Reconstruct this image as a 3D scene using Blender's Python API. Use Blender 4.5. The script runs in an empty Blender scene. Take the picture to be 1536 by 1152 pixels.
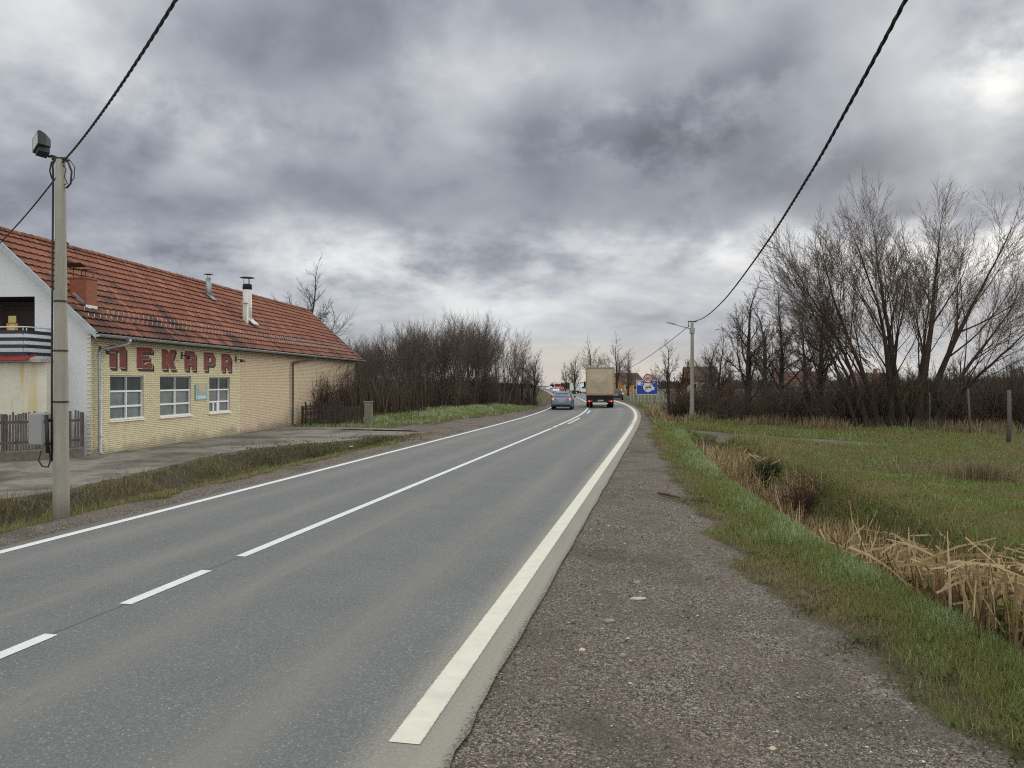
import bpy, math, random
import numpy as np
from mathutils import Vector, Matrix, noise as mnoise

SC = bpy.context.scene
COL = SC.collection
R = math.radians
F_PX, H_CAM, HZ = 1160.0, 2.3, 573.0

# ------------------------------------------------------------------ object helpers
def tag(o, label=None, cat=None, group=None, kind=None):
    if label: o['label'] = label
    if cat: o['category'] = cat
    if group: o['group'] = group
    if kind: o['kind'] = kind
    return o

def empty(name, loc=(0, 0, 0), rz=0.0, label=None, cat=None, group=None):
    o = bpy.data.objects.new(name, None)
    o.empty_display_size = 0.2
    COL.objects.link(o)
    o.location = loc
    o.rotation_euler = (0, 0, rz)
    return tag(o, label, cat, group)

def link_mesh(name, me, parent=None):
    o = bpy.data.objects.new(name, me)
    COL.objects.link(o)
    if parent is not None:
        o.parent = parent
    return o

def copy_tree(o, parent=None):
    c = o.copy()
    COL.objects.link(c)
    c.parent = parent
    for ch in list(o.children):
        copy_tree(ch, c)
    return c

class MB:
    """collects shapes and links them as ONE mesh object"""
    def __init__(s):
        s.V = []; s.F = []; s.M = []; s.UV = {}
        s.smooth = []
    def face(s, pts, m=0, sm=False, uv=None):
        b = len(s.V)
        s.V.extend(tuple(p) for p in pts)
        if uv is not None: s.UV[len(s.F)] = uv
        s.F.append(tuple(range(b, b + len(pts)))); s.M.append(m); s.smooth.append(sm)
    def box(s, c, size, m=0, rz=0.0, rx=0.0, ry=0.0, bev=0.0):
        hx, hy, hz = size[0] / 2, size[1] / 2, size[2] / 2
        mt = Matrix.Translation(c) @ Matrix.Rotation(rz, 4, 'Z') @ Matrix.Rotation(ry, 4, 'Y') @ Matrix.Rotation(rx, 4, 'X')
        if bev <= 0:
            pts = [(-hx,-hy,-hz),(hx,-hy,-hz),(hx,hy,-hz),(-hx,hy,-hz),(-hx,-hy,hz),(hx,-hy,hz),(hx,hy,hz),(-hx,hy,hz)]
            b = len(s.V)
            s.V.extend(tuple(mt @ Vector(p)) for p in pts)
            for f in ((0,3,2,1),(4,5,6,7),(0,1,5,4),(1,2,6,5),(2,3,7,6),(3,0,4,7)):
                s.F.append(tuple(b + i for i in f)); s.M.append(m); s.smooth.append(False)
        else:
            e = min(bev, hx * .9, hy * .9, hz * .9)
            rings = []
            for z, k in ((-hz, e), (-hz + e, 0), (hz - e, 0), (hz, e)):
                x, y = hx - k, hy - k
                c2 = e if k == 0 else 0
                if k == 0:
                    r = [(-x+e,-y,z),(x-e,-y,z),(x,-y+e,z),(x,y-e,z),(x-e,y,z),(-x+e,y,z),(-x,y-e,z),(-x,-y+e,z)]
                else:
                    r = [(-x,-y,z),(x,-y,z),(x,-y,z),(x,y,z),(x,y,z),(-x,y,z),(-x,y,z),(-x,-y,z)]
                rings.append([tuple(mt @ Vector(p)) for p in r])
            s.loft(rings, m, cap=True, closed=True)
    def loft(s, rings, m=0, cap=False, closed=True, sm=False):
        n = len(rings[0]); b = len(s.V)
        for r in rings: s.V.extend(tuple(p) for p in r)
        for i in range(len(rings) - 1):
            for j in range(n if closed else n - 1):
                k = (j + 1) % n
                s.F.append((b+i*n+j, b+i*n+k, b+(i+1)*n+k, b+(i+1)*n+j)); s.M.append(m); s.smooth.append(sm)
        if cap:
            s.F.append(tuple(b + j for j in reversed(range(n)))); s.M.append(m); s.smooth.append(False)
            e = b + (len(rings) - 1) * n
            s.F.append(tuple(e + j for j in range(n))); s.M.append(m); s.smooth.append(False)
    def tube(s, pts, rad, n=6, m=0, cap=True, sm=True):
        pts = [Vector(p) for p in pts]
        if not isinstance(rad, (list, tuple)): rad = [rad] * len(pts)
        rings = []
        prev = None
        for i, p in enumerate(pts):
            d = (pts[min(i + 1, len(pts) - 1)] - pts[max(i - 1, 0)])
            d = d.normalized() if d.length > 1e-9 else Vector((0, 0, 1))
            if prev is None:
                a = Vector((0, 0, 1)) if abs(d.z) < .9 else Vector((1, 0, 0))
                u = d.cross(a).normalized()
            else:
                u = (prev - d * prev.dot(d))
                u = u.normalized() if u.length > 1e-6 else d.orthogonal().normalized()
            prev = u
            v = d.cross(u)
            rings.append([p + (u * math.cos(2*math.pi*k/n) + v * math.sin(2*math.pi*k/n)) * rad[i] for k in range(n)])
        s.loft(rings, m, cap, True, sm)
    def disc(s, c, r, axis='y', n=20, m=0, thick=0.01, r2=None):
        """flat round plate, normal along axis"""
        r2 = r if r2 is None else r2
        def pt(a, rr, t):
            ca, sa = math.cos(a) * rr, math.sin(a) * rr
            if axis == 'y': return (c[0] + ca, c[1] + t, c[2] + sa)
            if axis == 'x': return (c[0] + t, c[1] + ca, c[2] + sa)
            return (c[0] + ca, c[1] + sa, c[2] + t)
        rings = [[pt(2*math.pi*k/n, rr, t) for k in range(n)] for t, rr in ((-thick/2, r), (thick/2, r2))]
        s.loft(rings, m, True, True)
    def ring(s, c, ro, ri, axis='y', n=24, m=0, thick=0.01):
        def pt(a, rr, t):
            ca, sa = math.cos(a) * rr, math.sin(a) * rr
            if axis == 'y': return (c[0] + ca, c[1] + t, c[2] + sa)
            if axis == 'x': return (c[0] + t, c[1] + ca, c[2] + sa)
            return (c[0] + ca, c[1] + sa, c[2] + t)
        rings = [[pt(2*math.pi*k/n, rr, t) for k in range(n)] for rr, t in ((ri,-thick/2),(ro,-thick/2),(ro,thick/2),(ri,thick/2),(ri,-thick/2))]
        s.loft(rings, m)
    def prism(s, poly, axis, a, b, m=0):
        """polygon (list of 2D) extruded along axis from a to b"""
        def pt(p, t):
            if axis == 'y': return (p[0], t, p[1])
            if axis == 'x': return (t, p[0], p[1])
            return (p[0], p[1], t)
        s.loft([[pt(p, a) for p in poly], [pt(p, b) for p in poly]], m, True, True)
    def build(s, name, mats, parent=None):
        me = bpy.data.meshes.new(name)
        me.from_pydata(s.V, [], s.F)
        if not isinstance(mats, (list, tuple)): mats = [mats]
        for m in mats: me.materials.append(m)
        if len(mats) > 1: me.polygons.foreach_set('material_index', s.M)
        me.polygons.foreach_set('use_smooth', s.smooth)
        if s.UV:
            uv = me.uv_layers.new(name='UVMap').data
            for fi, u in s.UV.items():
                ls = me.polygons[fi].loop_start
                for k, q in enumerate(u): uv[ls + k].uv = q
        me.update()
        return link_mesh(name, me, parent)

def np_mesh(name, verts, faces, mats, parent=None, color=None, smooth=False, cname='tint'):
    """verts (N,3), faces (M,k) of one size"""
    me = bpy.data.meshes.new(name)
    nv, (nf, k) = len(verts), faces.shape
    me.vertices.add(nv); me.vertices.foreach_set('co', np.ascontiguousarray(verts, dtype=np.float32).ravel())
    me.loops.add(nf * k); me.loops.foreach_set('vertex_index', faces.astype(np.int32).ravel())
    me.polygons.add(nf)
    me.polygons.foreach_set('loop_start', np.arange(0, nf * k, k, dtype=np.int32))
    if smooth: me.polygons.foreach_set('use_smooth', np.ones(nf, dtype=bool))
    me.update(calc_edges=True)
    if color is not None:
        at = me.color_attributes.new(cname, 'FLOAT_COLOR', 'POINT')
        at.data.foreach_set('color', np.ascontiguousarray(color, dtype=np.float32).ravel())
    for m in (mats if isinstance(mats, (list, tuple)) else [mats]): me.materials.append(m)
    me.validate()
    return link_mesh(name, me, parent)

# ------------------------------------------------------------------ materials
def nd(nt, typ, ins=None, **props):
    n = nt.nodes.new(typ)
    for k, v in props.items(): setattr(n, k, v)
    for k, v in (ins or {}).items():
        sk = n.inputs[k]
        if isinstance(v, bpy.types.NodeSocket): nt.links.new(v, sk)
        else: sk.default_value = v
    return n
def c4(c): return (c[0], c[1], c[2], 1.0)
def mixc(nt, fac, a, b, blend='MIX'):
    n = nt.nodes.new('ShaderNodeMix'); n.data_type = 'RGBA'; n.blend_type = blend
    for i, v in ((0, fac), (6, a), (7, b)):
        if isinstance(v, bpy.types.NodeSocket): nt.links.new(v, n.inputs[i])
        else: n.inputs[i].default_value = v if i == 0 else c4(v)
    return n.outputs[2]
def math_(nt, op, a, b=0.0, clamp=False):
    n = nt.nodes.new('ShaderNodeMath'); n.operation = op; n.use_clamp = clamp
    for i, v in ((0, a), (1, b)):
        if isinstance(v, bpy.types.NodeSocket): nt.links.new(v, n.inputs[i])
        else: n.inputs[i].default_value = v
    return n.outputs[0]
def ramp(nt, fac, stops, interp='LINEAR'):
    n = nt.nodes.new('ShaderNodeValToRGB'); n.color_ramp.interpolation = interp
    el = n.color_ramp.elements
    while len(el) < len(stops): el.new(0.5)
    for e, (p, c) in zip(el, stops):
        e.position = p
        e.color = c4(c) if hasattr(c, '__len__') else (c, c, c, 1)
    nt.links.new(fac, n.inputs[0])
    return n.outputs[0]
def smooth_(nt, v, lo, hi, a=0.0, b=1.0):
    n = nd(nt, 'ShaderNodeMapRange', {'Value': v, 'From Min': lo, 'From Max': hi, 'To Min': a, 'To Max': b}, interpolation_type='SMOOTHSTEP')
    return n.outputs[0]
def noise_(nt, vec, scale, detail=4, rough=.55, dist=0.0):
    return nd(nt, 'ShaderNodeTexNoise', {'Vector': vec, 'Scale': scale, 'Detail': detail, 'Roughness': rough, 'Distortion': dist}).outputs[0]
def base_mat(name, rough=.8, metallic=0.0, spec=.5):
    m = bpy.data.materials.new(name); m.use_nodes = True
    nt = m.node_tree; bs = nt.nodes['Principled BSDF']
    bs.inputs['Roughness'].default_value = rough
    bs.inputs['Metallic'].default_value = metallic
    bs.inputs['Specular IOR Level'].default_value = spec
    return m, nt, bs
def coords(nt, which='Object'):
    return nd(nt, 'ShaderNodeTexCoord').outputs[which]
def bump_(nt, bs, h, strength=.3, dist=.02):
    b = nd(nt, 'ShaderNodeBump', {'Height': h, 'Strength': strength, 'Distance': dist})
    nt.links.new(b.outputs[0], bs.inputs['Normal'])
def simple(name, col, rough=.75, var=.2, scale=3.0, metallic=0.0, bump=0.0, spec=.4, fine=None, dirt=None):
    """one base colour broken up by two sizes of noise (wear of the thing itself)"""
    m, nt, bs = base_mat(name, rough, metallic, spec)
    oc = coords(nt)
    n1 = noise_(nt, oc, scale, 5, .6)
    n2 = noise_(nt, oc, (fine or scale * 9), 3, .6)
    k = math_(nt, 'ADD', math_(nt, 'MULTIPLY', n1, .65), math_(nt, 'MULTIPLY', n2, .35))
    lo = [c * (1 - var) for c in col]; hi = [min(1, c * (1 + var)) for c in col]
    c = ramp(nt, k, [(.3, lo), (.7, hi)])
    if dirt:
        f = smooth_(nt, noise_(nt, oc, scale * .6, 6, .65), .52, .72)
        c = mixc(nt, math_(nt, 'MULTIPLY', f, dirt[1]), c, dirt[0])
    nt.links.new(c, bs.inputs['Base Color'])
    if bump: bump_(nt, bs, n2, bump, .01)
    return m

M = {}
# ------------------------------------------------------------------ road line and the lie of the land (metres; x right, y ahead, camera over 0,0)
_ky = np.array([-40, -10, 0, 20, 30, 40, 56, 66, 83, 104, 135, 168, 219, 333, 654, 1115, 2400.])
_kx = np.array([-13.48, -7.57, -5.6, -1.66, .31, 2.25, 5.05, 6.4, 8.1, 9.5, 10.8, 12.0, 13.7, 17.0, 26.5, 41.5, 84.])
_km = np.gradient(_kx, _ky)
def road_x(Y):
    Y = np.asarray(Y, float)
    i = np.clip(np.searchsorted(_ky, Y) - 1, 0, len(_ky) - 2)
    h = _ky[i+1] - _ky[i]; t = (Y - _ky[i]) / h
    return ((2*t**3-3*t**2+1)*_kx[i] + (t**3-2*t**2+t)*h*_km[i] + (-2*t**3+3*t**2)*_kx[i+1] + (t**3-t**2)*h*_km[i+1])
def road_head(Y):
    return np.arctan((road_x(np.asarray(Y) + .5) - road_x(np.asarray(Y) - .5)))
def lat(X, Y):
    return (X - road_x(Y)) * np.cos(road_head(Y))
def fall(Y):
    """the road and the fields sink gently beyond the bend"""
    Y = np.asarray(Y, float)
    return -.0042 * np.where(Y > 90, Y - 75, np.where(Y > 60, (Y - 60)**2 / 60., 0))
def road_pt(Y, s, dz=0.0):
    a = float(road_head(Y)); x = float(road_x(Y))
    return (x + s * math.cos(a), Y - s * math.sin(a), float(fall(Y)) + dz)

def sstep(a, b, v):
    t = np.clip((v - a) / (b - a), 0, 1); return t*t*(3-2*t)
def vnoise(X, Y, sc, seed=0):
    """cheap smooth value noise"""
    x = np.asarray(X, float) / sc + 1000.3 + seed * 17.7; y = np.asarray(Y, float) / sc + 1000.7 + seed * 9.1
    xi, yi = np.floor(x), np.floor(y); fx, fy = x - xi, y - yi
    fx, fy = fx*fx*(3-2*fx), fy*fy*(3-2*fy)
    def h(a, b):
        v = np.sin(a * 127.1 + b * 311.7 + seed * 74.7) * 43758.5453
        return v - np.floor(v)
    return (h(xi,yi)*(1-fx)+h(xi+1,yi)*fx)*(1-fy) + (h(xi,yi+1)*(1-fx)+h(xi+1,yi+1)*fx)*fy - .5

_dy = np.array([-10, 6, 9, 12, 17, 24, 32, 37.])
_dx = np.array([5.6, 5.7, 5.7, 5.75, 6.15, 7.05, 8.25, 9.1])
def ditch_x(Y):   # right-hand ditch, middle
    Y = np.asarray(Y, float)
    far = road_x(Y) + 6.3
    return np.where(Y < 38.5, np.interp(Y, _dy, _dx), far)
_ay = np.array([8, 14.9, 16.5, 19.9, 24.5, 27, 29.3, 32.5, 34.6])
_ax = np.array([-10.5, -9.9, -9.4, -9.3, -9.3, -8.6, -6.9, -4.9, -3.9])
def track_d(X, Y):   # distance from the dirt track's middle line
    yc = np.interp(X, [5, 7, 10.2, 13.5, 18, 30], [43.5, 41.5, 36.3, 32.2, 30, 28])
    return (Y - yc) * .75
def ground(X, Y):
    X = np.asarray(X, float); Y = np.asarray(Y, float)
    s = lat(X, Y)
    z = fall(Y) - .02
    z = z + .05 * vnoise(X, Y, 3.1) * sstep(4.5, 7, np.abs(s)) + .10 * vnoise(X, Y, 9, 3) * sstep(5, 9, np.abs(s))
    z = z + .02 * vnoise(X, Y, .7, 5) * sstep(3.9, 5, np.abs(s))
    # bed of the road
    z = np.where(np.abs(s) < 3.9, fall(Y) - .09, z)
    z = z - .03 * sstep(4.3, 3.95, s) * (s > 0)
    # right bank and ditch
    z = z - .14 * sstep(4.6, 7.5, s) * sstep(70, 45, Y)
    d = X - ditch_x(Y)
    wide = np.where(d < 0, 1.12, 1.5) * np.where(Y > 38.5, .8, 1.0)
    prof = 1 - sstep(.28, 1.0, np.abs(d) / wide)
    act = np.where(Y < 38.5, sstep(37, 34.5, Y), sstep(44, 46, Y) * sstep(85, 70, Y) * .6)
    z = z - .80 * prof * act
    z = z + .10 * np.exp(-((d - 2.3) / .7)**2) * act * (Y < 38)
    # left ditch between shoulder and apron
    ax = np.interp(Y, _ay, _ax)
    L = -s
    w = (X - ax) / np.maximum(road_x(Y) - 4.6 - ax, .3)     # 0 at the apron, 1 at the shoulder
    p2 = np.where((w > 0) & (w < 1), sstep(-.03, .26, w) * sstep(1.0, .55, w), 0)
    z = z - .42 * p2 * sstep(33.8, 29, Y) * sstep(4.5, 9, Y)
    # under the apron slab keep low, a grassy mound before the thicket
    z = np.where((X < ax) & (Y > 9) & (Y < 42) & (L > 4), np.minimum(z, fall(Y) - .06), z)
    z = z + .32 * sstep(5.5, 8.5, L) * sstep(42, 48, Y) * sstep(400, 120, Y)
    z = z + .5 * sstep(4.2, 8, L) * sstep(72, 95, Y) * sstep(500, 200, Y)
    return z
def gz(x, y): return float(ground(np.array([x]), np.array([y]))[0])

# ------------------------------------------------------------------ what covers the ground where
def covers(X, Y):
    X = np.asarray(X, float); Y = np.asarray(Y, float)
    s = lat(X, Y)
    nz = vnoise(X, Y, 1.1, 11) * .6 + vnoise(X, Y, .35, 12) * .45
    edge = np.interp(Y, [-5, 5, 6.7, 9.6, 14.3, 23, 31, 45, 60, 90], [8.9, 7.9, 7.25, 6.55, 6.05, 5.4, 4.9, 4.7, 4.6, 4.5])
    gravel = sstep(.6, -.6, s - edge + nz * .6) * (s > 0)
    Ls = -s
    el = np.interp(Y, [0, 30, 36, 45, 56, 68, 75], [4.3, 4.5, 6.8, 6.6, 5.4, 4.5, 4.0])
    gl = sstep(.3, -.2, Ls - el + nz * .8) * (s < 0)
    gravel = np.maximum(gravel, gl)
    lot = sstep(4.4, 5.2, Ls) * sstep(9.2, 7.6, Ls + nz) * sstep(32, 34.5, Y) * sstep(45, 40, Y)
    gravel = np.maximum(gravel, lot * .9)
    tr = np.abs(track_d(X, Y)) + nz * .9
    trk = sstep(1.35, .7, tr) * sstep(4, 5, X) * sstep(17, 12.5, X)
    gravel = np.maximum(gravel, trk * .85)
    # brown, thin and trodden turf along the gravel
    band = .85 * np.exp(-((s - edge - .3) / .5)**2) * (s > 0) + np.exp(-((Ls - el - .5) / .6)**2) * (s < 0)
    dry = band * 1.0
    dry = np.maximum(dry, sstep(.02, .3, vnoise(X, Y, 4.5, 21) + .35 * vnoise(X, Y, 1.5, 22)) * .75 * (X > 7.5) * sstep(13, 22, Y))
    dry = np.maximum(dry, sstep(1.8, .7, np.abs(track_d(X, Y) + 5)) * .5 * (X > 9))
    dry = np.maximum(dry, .55 * (s < -4.4) * sstep(50, 38, Y))
    d = X - ditch_x(Y)
    mud = sstep(.62, .25, np.abs(d) / 1.3) * np.where(Y < 36, 1, sstep(43, 46, Y) * sstep(85, 72, Y))
    ax = np.interp(Y, _ay, _ax)
    w = (X - ax) / np.maximum(road_x(Y) - 4.6 - ax, .3)
    mud = np.maximum(mud, sstep(-.05, .05, w) * sstep(.75, .40, w) * sstep(32, 27, Y) * .9 * (Y > 5) * (.75 + .9 * nz))
    mud = np.maximum(mud, sstep(7.5, 10, Ls) * sstep(46, 52, Y) * .8)
    mud = np.maximum(mud, sstep(39, 44, Y) * (X > np.maximum(14, .2 * Y)) * .8)
    return np.clip(gravel, 0, 1), np.clip(dry, 0, 1), np.clip(mud, 0, 1)

def axis_steps(lo, hi, near, fine, grow):
    out = [0.0]
    st = fine
    while out[-1] < hi:
        out.append(out[-1] + st)
        if out[-1] > near: st *= grow
    neg = [0.0]; st = fine
    while neg[-1] > lo:
        neg.append(neg[-1] - st)
        if neg[-1] < -near: st *= grow
    return np.array(sorted(set(neg[1:])) + out)

def build_ground():
    xs = axis_steps(-1600, 1600, 14, .2, 1.05)
    ys = axis_steps(-25, 2600, 26, .2, 1.022)
    X, Y = np.meshgrid(xs, ys)
    Z = ground(X, Y)
    n, m = len(ys), len(xs)
    V = np.stack([X, Y, Z], -1).reshape(-1, 3)
    idx = np.arange(n * m).reshape(n, m)
    Fc = np.stack([idx[:-1,:-1], idx[:-1,1:], idx[1:,1:], idx[1:,:-1]], -1).reshape(-1, 4)
    g, d, u = covers(X, Y)
    col = np.stack([g, d, u, np.ones_like(g)], -1).reshape(-1, 4)
    o = np_mesh('ground', V, Fc, M['ground'], None, col, True, 'cover')
    tag(o, kind='structure')

def mat_ground():
    m, nt, bs = base_mat('ground_cover', .95, 0, .15)
    oc = coords(nt)
    at = nd(nt, 'ShaderNodeAttribute', attribute_name='cover')
    sep = nd(nt, 'ShaderNodeSeparateColor', {0: at.outputs['Color']})
    big = noise_(nt, oc, .35, 5, .6); mid = noise_(nt, oc, 2.2, 5, .65); fin = noise_(nt, oc, 38, 3, .7)
    mg = math_(nt, 'ADD', math_(nt, 'MULTIPLY', mid, .55), math_(nt, 'MULTIPLY', fin, .45))
    grass = ramp(nt, mg, [(.25, (.020, .024, .009)), (.48, (.056, .063, .022)), (.62, (.10, .10, .038)), (.8, (.15, .135, .062))])
    straw = ramp(nt, mg, [(.25, (.028, .022, .013)), (.5, (.078, .062, .036)), (.75, (.17, .14, .085))])
    grass = mixc(nt, smooth_(nt, big, .45, .7, 0, .55), grass, straw)
    mudc = ramp(nt, mg, [(.3, (.024, .018, .013)), (.5, (.058, .044, .031)), (.75, (.12, .094, .065))])
    # gravel: two sizes of chips, and dust between
    wv = nd(nt, 'ShaderNodeVectorMath', {0: oc, 1: (1, 1, .2)}, operation='MULTIPLY').outputs[0]
    v1 = nd(nt, 'ShaderNodeTexVoronoi', {'Vector': wv, 'Scale': 95.0, 'Randomness': 1.0})
    v2 = nd(nt, 'ShaderNodeTexVoronoi', {'Vector': wv, 'Scale': 34.0, 'Randomness': 1.0})
    s1 = nd(nt, 'ShaderNodeSeparateColor', {0: v1.outputs['Color']}).outputs[0]
    s2 = nd(nt, 'ShaderNodeSeparateColor', {0: v2.outputs['Color']}).outputs[1]
    chip = ramp(nt, s1, [(0, (.018, .015, .013)), (.4, (.092, .073, .058)), (.72, (.205, .168, .136)), (.9, (.42, .37, .31)), (1, (.5, .47, .43))])
    chip2 = ramp(nt, s2, [(0, (.030, .025, .021)), (.5, (.118, .096, .079)), (.90, (.26, .22, .18)), (1, (.42, .39, .36))])
    dust = ramp(nt, mid, [(.3, (.078, .062, .050)), (.7, (.165, .134, .106))])
    gr = mixc(nt, .38, chip, chip2)
    gr = mixc(nt, smooth_(nt, noise_(nt, oc, 1.1, 6, .7), .38, .68, .05, .60), gr, dust)
    gr = mixc(nt, smooth_(nt, noise_(nt, oc, .55, 5, .6), .47, .66, 0, .42), gr, (.050, .043, .040))
    gf = smooth_(nt, math_(nt, 'ADD', sep.outputs[0], math_(nt, 'MULTIPLY', math_(nt, 'SUBTRACT', mg, .5), 1.1)), .3, .62)
    df = smooth_(nt, math_(nt, 'ADD', sep.outputs[1], math_(nt, 'MULTIPLY', math_(nt, 'SUBTRACT', mg, .5), 1.2)), .25, .85)
    uf = smooth_(nt, math_(nt, 'ADD', sep.outputs[2], math_(nt, 'MULTIPLY', math_(nt, 'SUBTRACT', mg, .5), .9)), .25, .75)
    c = mixc(nt, df, grass, straw)
    c = mixc(nt, uf, c, mudc)
    c = mixc(nt, gf, c, gr)
    nt.links.new(c, bs.inputs['Base Color'])
    hb = math_(nt, 'ADD', math_(nt, 'MULTIPLY', v1.outputs['Distance'], -.6), mg)
    bump_(nt, bs, hb, .55, .025)
    return m

# ------------------------------------------------------------------ road
def strip(name, mat, ys, s0, s1, dz, parent=None, cuts=1, norm=False):
    V, Fc, UV = [], [], []
    for y in ys:
        for k in range(cuts + 1):
            s = s0(y) + (s1(y) - s0(y)) * k / cuts
            p = road_pt(y, s, dz)
            V.append(p); UV.append((k / cuts if norm else s, y))
    n = cuts + 1
    mb = MB(); mb.V = V
    for i in range(len(ys) - 1):
        for k in range(cuts):
            f = (i*n+k, i*n+k+1, (i+1)*n+k+1, (i+1)*n+k)
            mb.UV[len(mb.F)] = [UV[j] for j in f]
            mb.F.append(f); mb.M.append(0); mb.smooth.append(True)
    return tag(mb.build(name, mat, parent), kind='structure')

def yrange(a, b, step=None):
    out = [a]
    while out[-1] < b:
        st = step or max(.2, min(20, .05 * max(out[-1], 1)))
        out.append(min(b, out[-1] + st))
    return out

def mat_road():
    m, nt, bs = base_mat('asphalt', .82, 0, .35)
    oc = coords(nt); uv = coords(nt, 'UV')
    sx = nd(nt, 'ShaderNodeSeparateXYZ', {0: uv})
    s, t = sx.outputs[0], sx.outputs[1]
    sv = nd(nt, 'ShaderNodeVectorMath', {0: uv, 1: (1, .06, 1)}, operation='MULTIPLY').outputs[0]
    v = nd(nt, 'ShaderNodeTexVoronoi', {'Vector': oc, 'Scale': 85.0})
    sp = nd(nt, 'ShaderNodeSeparateColor', {0: v.outputs['Color']}).outputs[0]
    agg = ramp(nt, sp, [(0, (.080, .082, .081)), (.45, (.136, .140, .137)), (.82, (.185, .189, .184)), (.97, (.27, .272, .264)), (1, (.55, .54, .50))])
    base = ramp(nt, noise_(nt, oc, .9, 6, .6), [(.3, (.128, .133, .131)), (.7, (.166, .171, .168))])
    c = mixc(nt, .45, base, agg)
    # polished wheel tracks: long pale, brownish streaks
    def track(c0, w):
        d = math_(nt, 'ABSOLUTE', math_(nt, 'SUBTRACT', s, c0))
        return smooth_(nt, d, w, 0)
    ts = None
    for c0, w in ((-2.55, .55), (-.95, .5), (.95, .55), (2.75, .6)):
        f = track(c0, w); ts = f if ts is None else math_(nt, 'MAXIMUM', ts, f)
    streak = noise_(nt, sv, 2.4, 5, .6)
    tf = math_(nt, 'MULTIPLY', ts, smooth_(nt, streak, .3, .72, .15, .68))
    c = mixc(nt, tf, c, (.225, .212, .192))
    c = mixc(nt, smooth_(nt, streak, .56, .78, 0, .35), c, (.095, .097, .096))
    # darker joint along the middle
    dj = math_(nt, 'ABSOLUTE', math_(nt, 'ADD', math_(nt, 'SUBTRACT', s, .02), math_(nt, 'MULTIPLY', math_(nt, 'SUBTRACT', noise_(nt, uv, 3, 3), .5), .09)))
    c = mixc(nt, smooth_(nt, dj, .022, .004, 0, .7), c, (.05, .05, .05))
    # pale line paint dusted over the right edge, grit on both edges
    n3 = noise_(nt, oc, 34, 4, .75); n4 = noise_(nt, sv, 3.0, 4, .6)
    e = math_(nt, 'ADD', s, math_(nt, 'MULTIPLY', math_(nt, 'SUBTRACT', n3, .5), .42))
    spray = math_(nt, 'MULTIPLY', smooth_(nt, e, 3.48, 3.86), math_(nt, 'MULTIPLY', smooth_(nt, n4, .15, .65, .45, .9), smooth_(nt, n3, .25, .6, .55, 1.0)))
    c = mixc(nt, spray, c, (.33, .305, .245))
    c = mixc(nt, smooth_(nt, math_(nt, 'ADD', e, math_(nt, 'MULTIPLY', n4, .1)), 4.22, 4.3, 0, .85), c, (.07, .062, .056))
    le = math_(nt, 'ADD', s, math_(nt, 'MULTIPLY', math_(nt, 'SUBTRACT', n3, .5), .5))
    c = mixc(nt, smooth_(nt, le, -3.35, -3.6, 0, .8), c, (.125, .108, .094))
    nt.links.new(c, bs.inputs['Base Color'])
    bump_(nt, bs, math_(nt, 'ADD', math_(nt, 'MULTIPLY', v.outputs['Distance'], .7), noise_(nt, oc, 30, 3)), .32, .008)
    return m

def mat_paint(name, col, wear=.35):
    m, nt, bs = base_mat(name, .7, 0, .4)
    oc = coords(nt)
    n1 = noise_(nt, oc, 60, 4, .7); n2 = noise_(nt, oc, 5, 4, .6)
    c = ramp(nt, n2, [(.3, [q * .9 for q in col]), (.7, [min(1, q * 1.04) for q in col])])
    c = mixc(nt, smooth_(nt, math_(nt, 'ADD', n1, math_(nt, 'MULTIPLY', n2, .35)), .80, .95, 0, wear), c, (.25, .25, .24))
    # tyre-worn, ragged edges
    u = nd(nt, 'ShaderNodeSeparateXYZ', {0: coords(nt, 'UV')}).outputs[0]
    e = math_(nt, 'MINIMUM', u, math_(nt, 'SUBTRACT', 1.0, u))
    e = math_(nt, 'ADD', e, math_(nt, 'MULTIPLY', math_(nt, 'SUBTRACT', noise_(nt, oc, 45, 5, .75), .5), .32))
    c = mixc(nt, smooth_(nt, e, .06, -.02, 0, .9), c, (.19, .19, .18))
    c = mixc(nt, smooth_(nt, noise_(nt, oc, 1.2, 5, .65), .52, .75, 0, .35), c, (.42, .415, .39))
    nt.links.new(c, bs.inputs['Base Color'])
    bump_(nt, bs, n1, .15, .004)
    return m

def build_road():
    rnd = random.Random(3)
    ys = yrange(-14, 1150)
    strip('road', M['road'], ys, lambda y: -3.62 - .03 * math.sin(y * 1.7), lambda y: 4.22 + .035 * mnoise.noise(Vector((y * .8, 2, 0))) + .03 * mnoise.noise(Vector((y * 3.1, 5, 0))), 0.0, cuts=6)
    # broken-down asphalt lip on the right
    # markings
    def line(name, c, w, a, b, mat):
        strip(name, mat, yrange(a, b), lambda y: c - w / 2, lambda y: c + w / 2, .005, norm=True)
    w = M['line_white']
    line('edge_line', -3.30, .17, -12, 1100, w)
    line('edge_line', 3.87, .215, 5.66, 41.2, M['line_cream'])
    line('edge_line', 3.87, .215, 41.5, 42.9, M['line_cream'])
    line('edge_line', 3.87, .215, 43.3, 44.8, M['line_cream'])
    line('edge_line', 3.87, .215, 45.2, 1100, M['line_cream'])
    for a in np.arange(-11.12, 9.0, 2.39):
        line('centre_dash', .02, .15, a + .0, a + 1.43, w)
    line('centre_line', .02, .15, 10.18, 38.3, w)
    line('centre_line', .02, .15, 38.9, 40.9, w)
    line('centre_line', .02, .15, 41.3, 1100, w)
    for a, b in ((42.6, 49.5), (56.5, 62.5)):
        line('centre_line', .36, .13, a, b, w)

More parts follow.
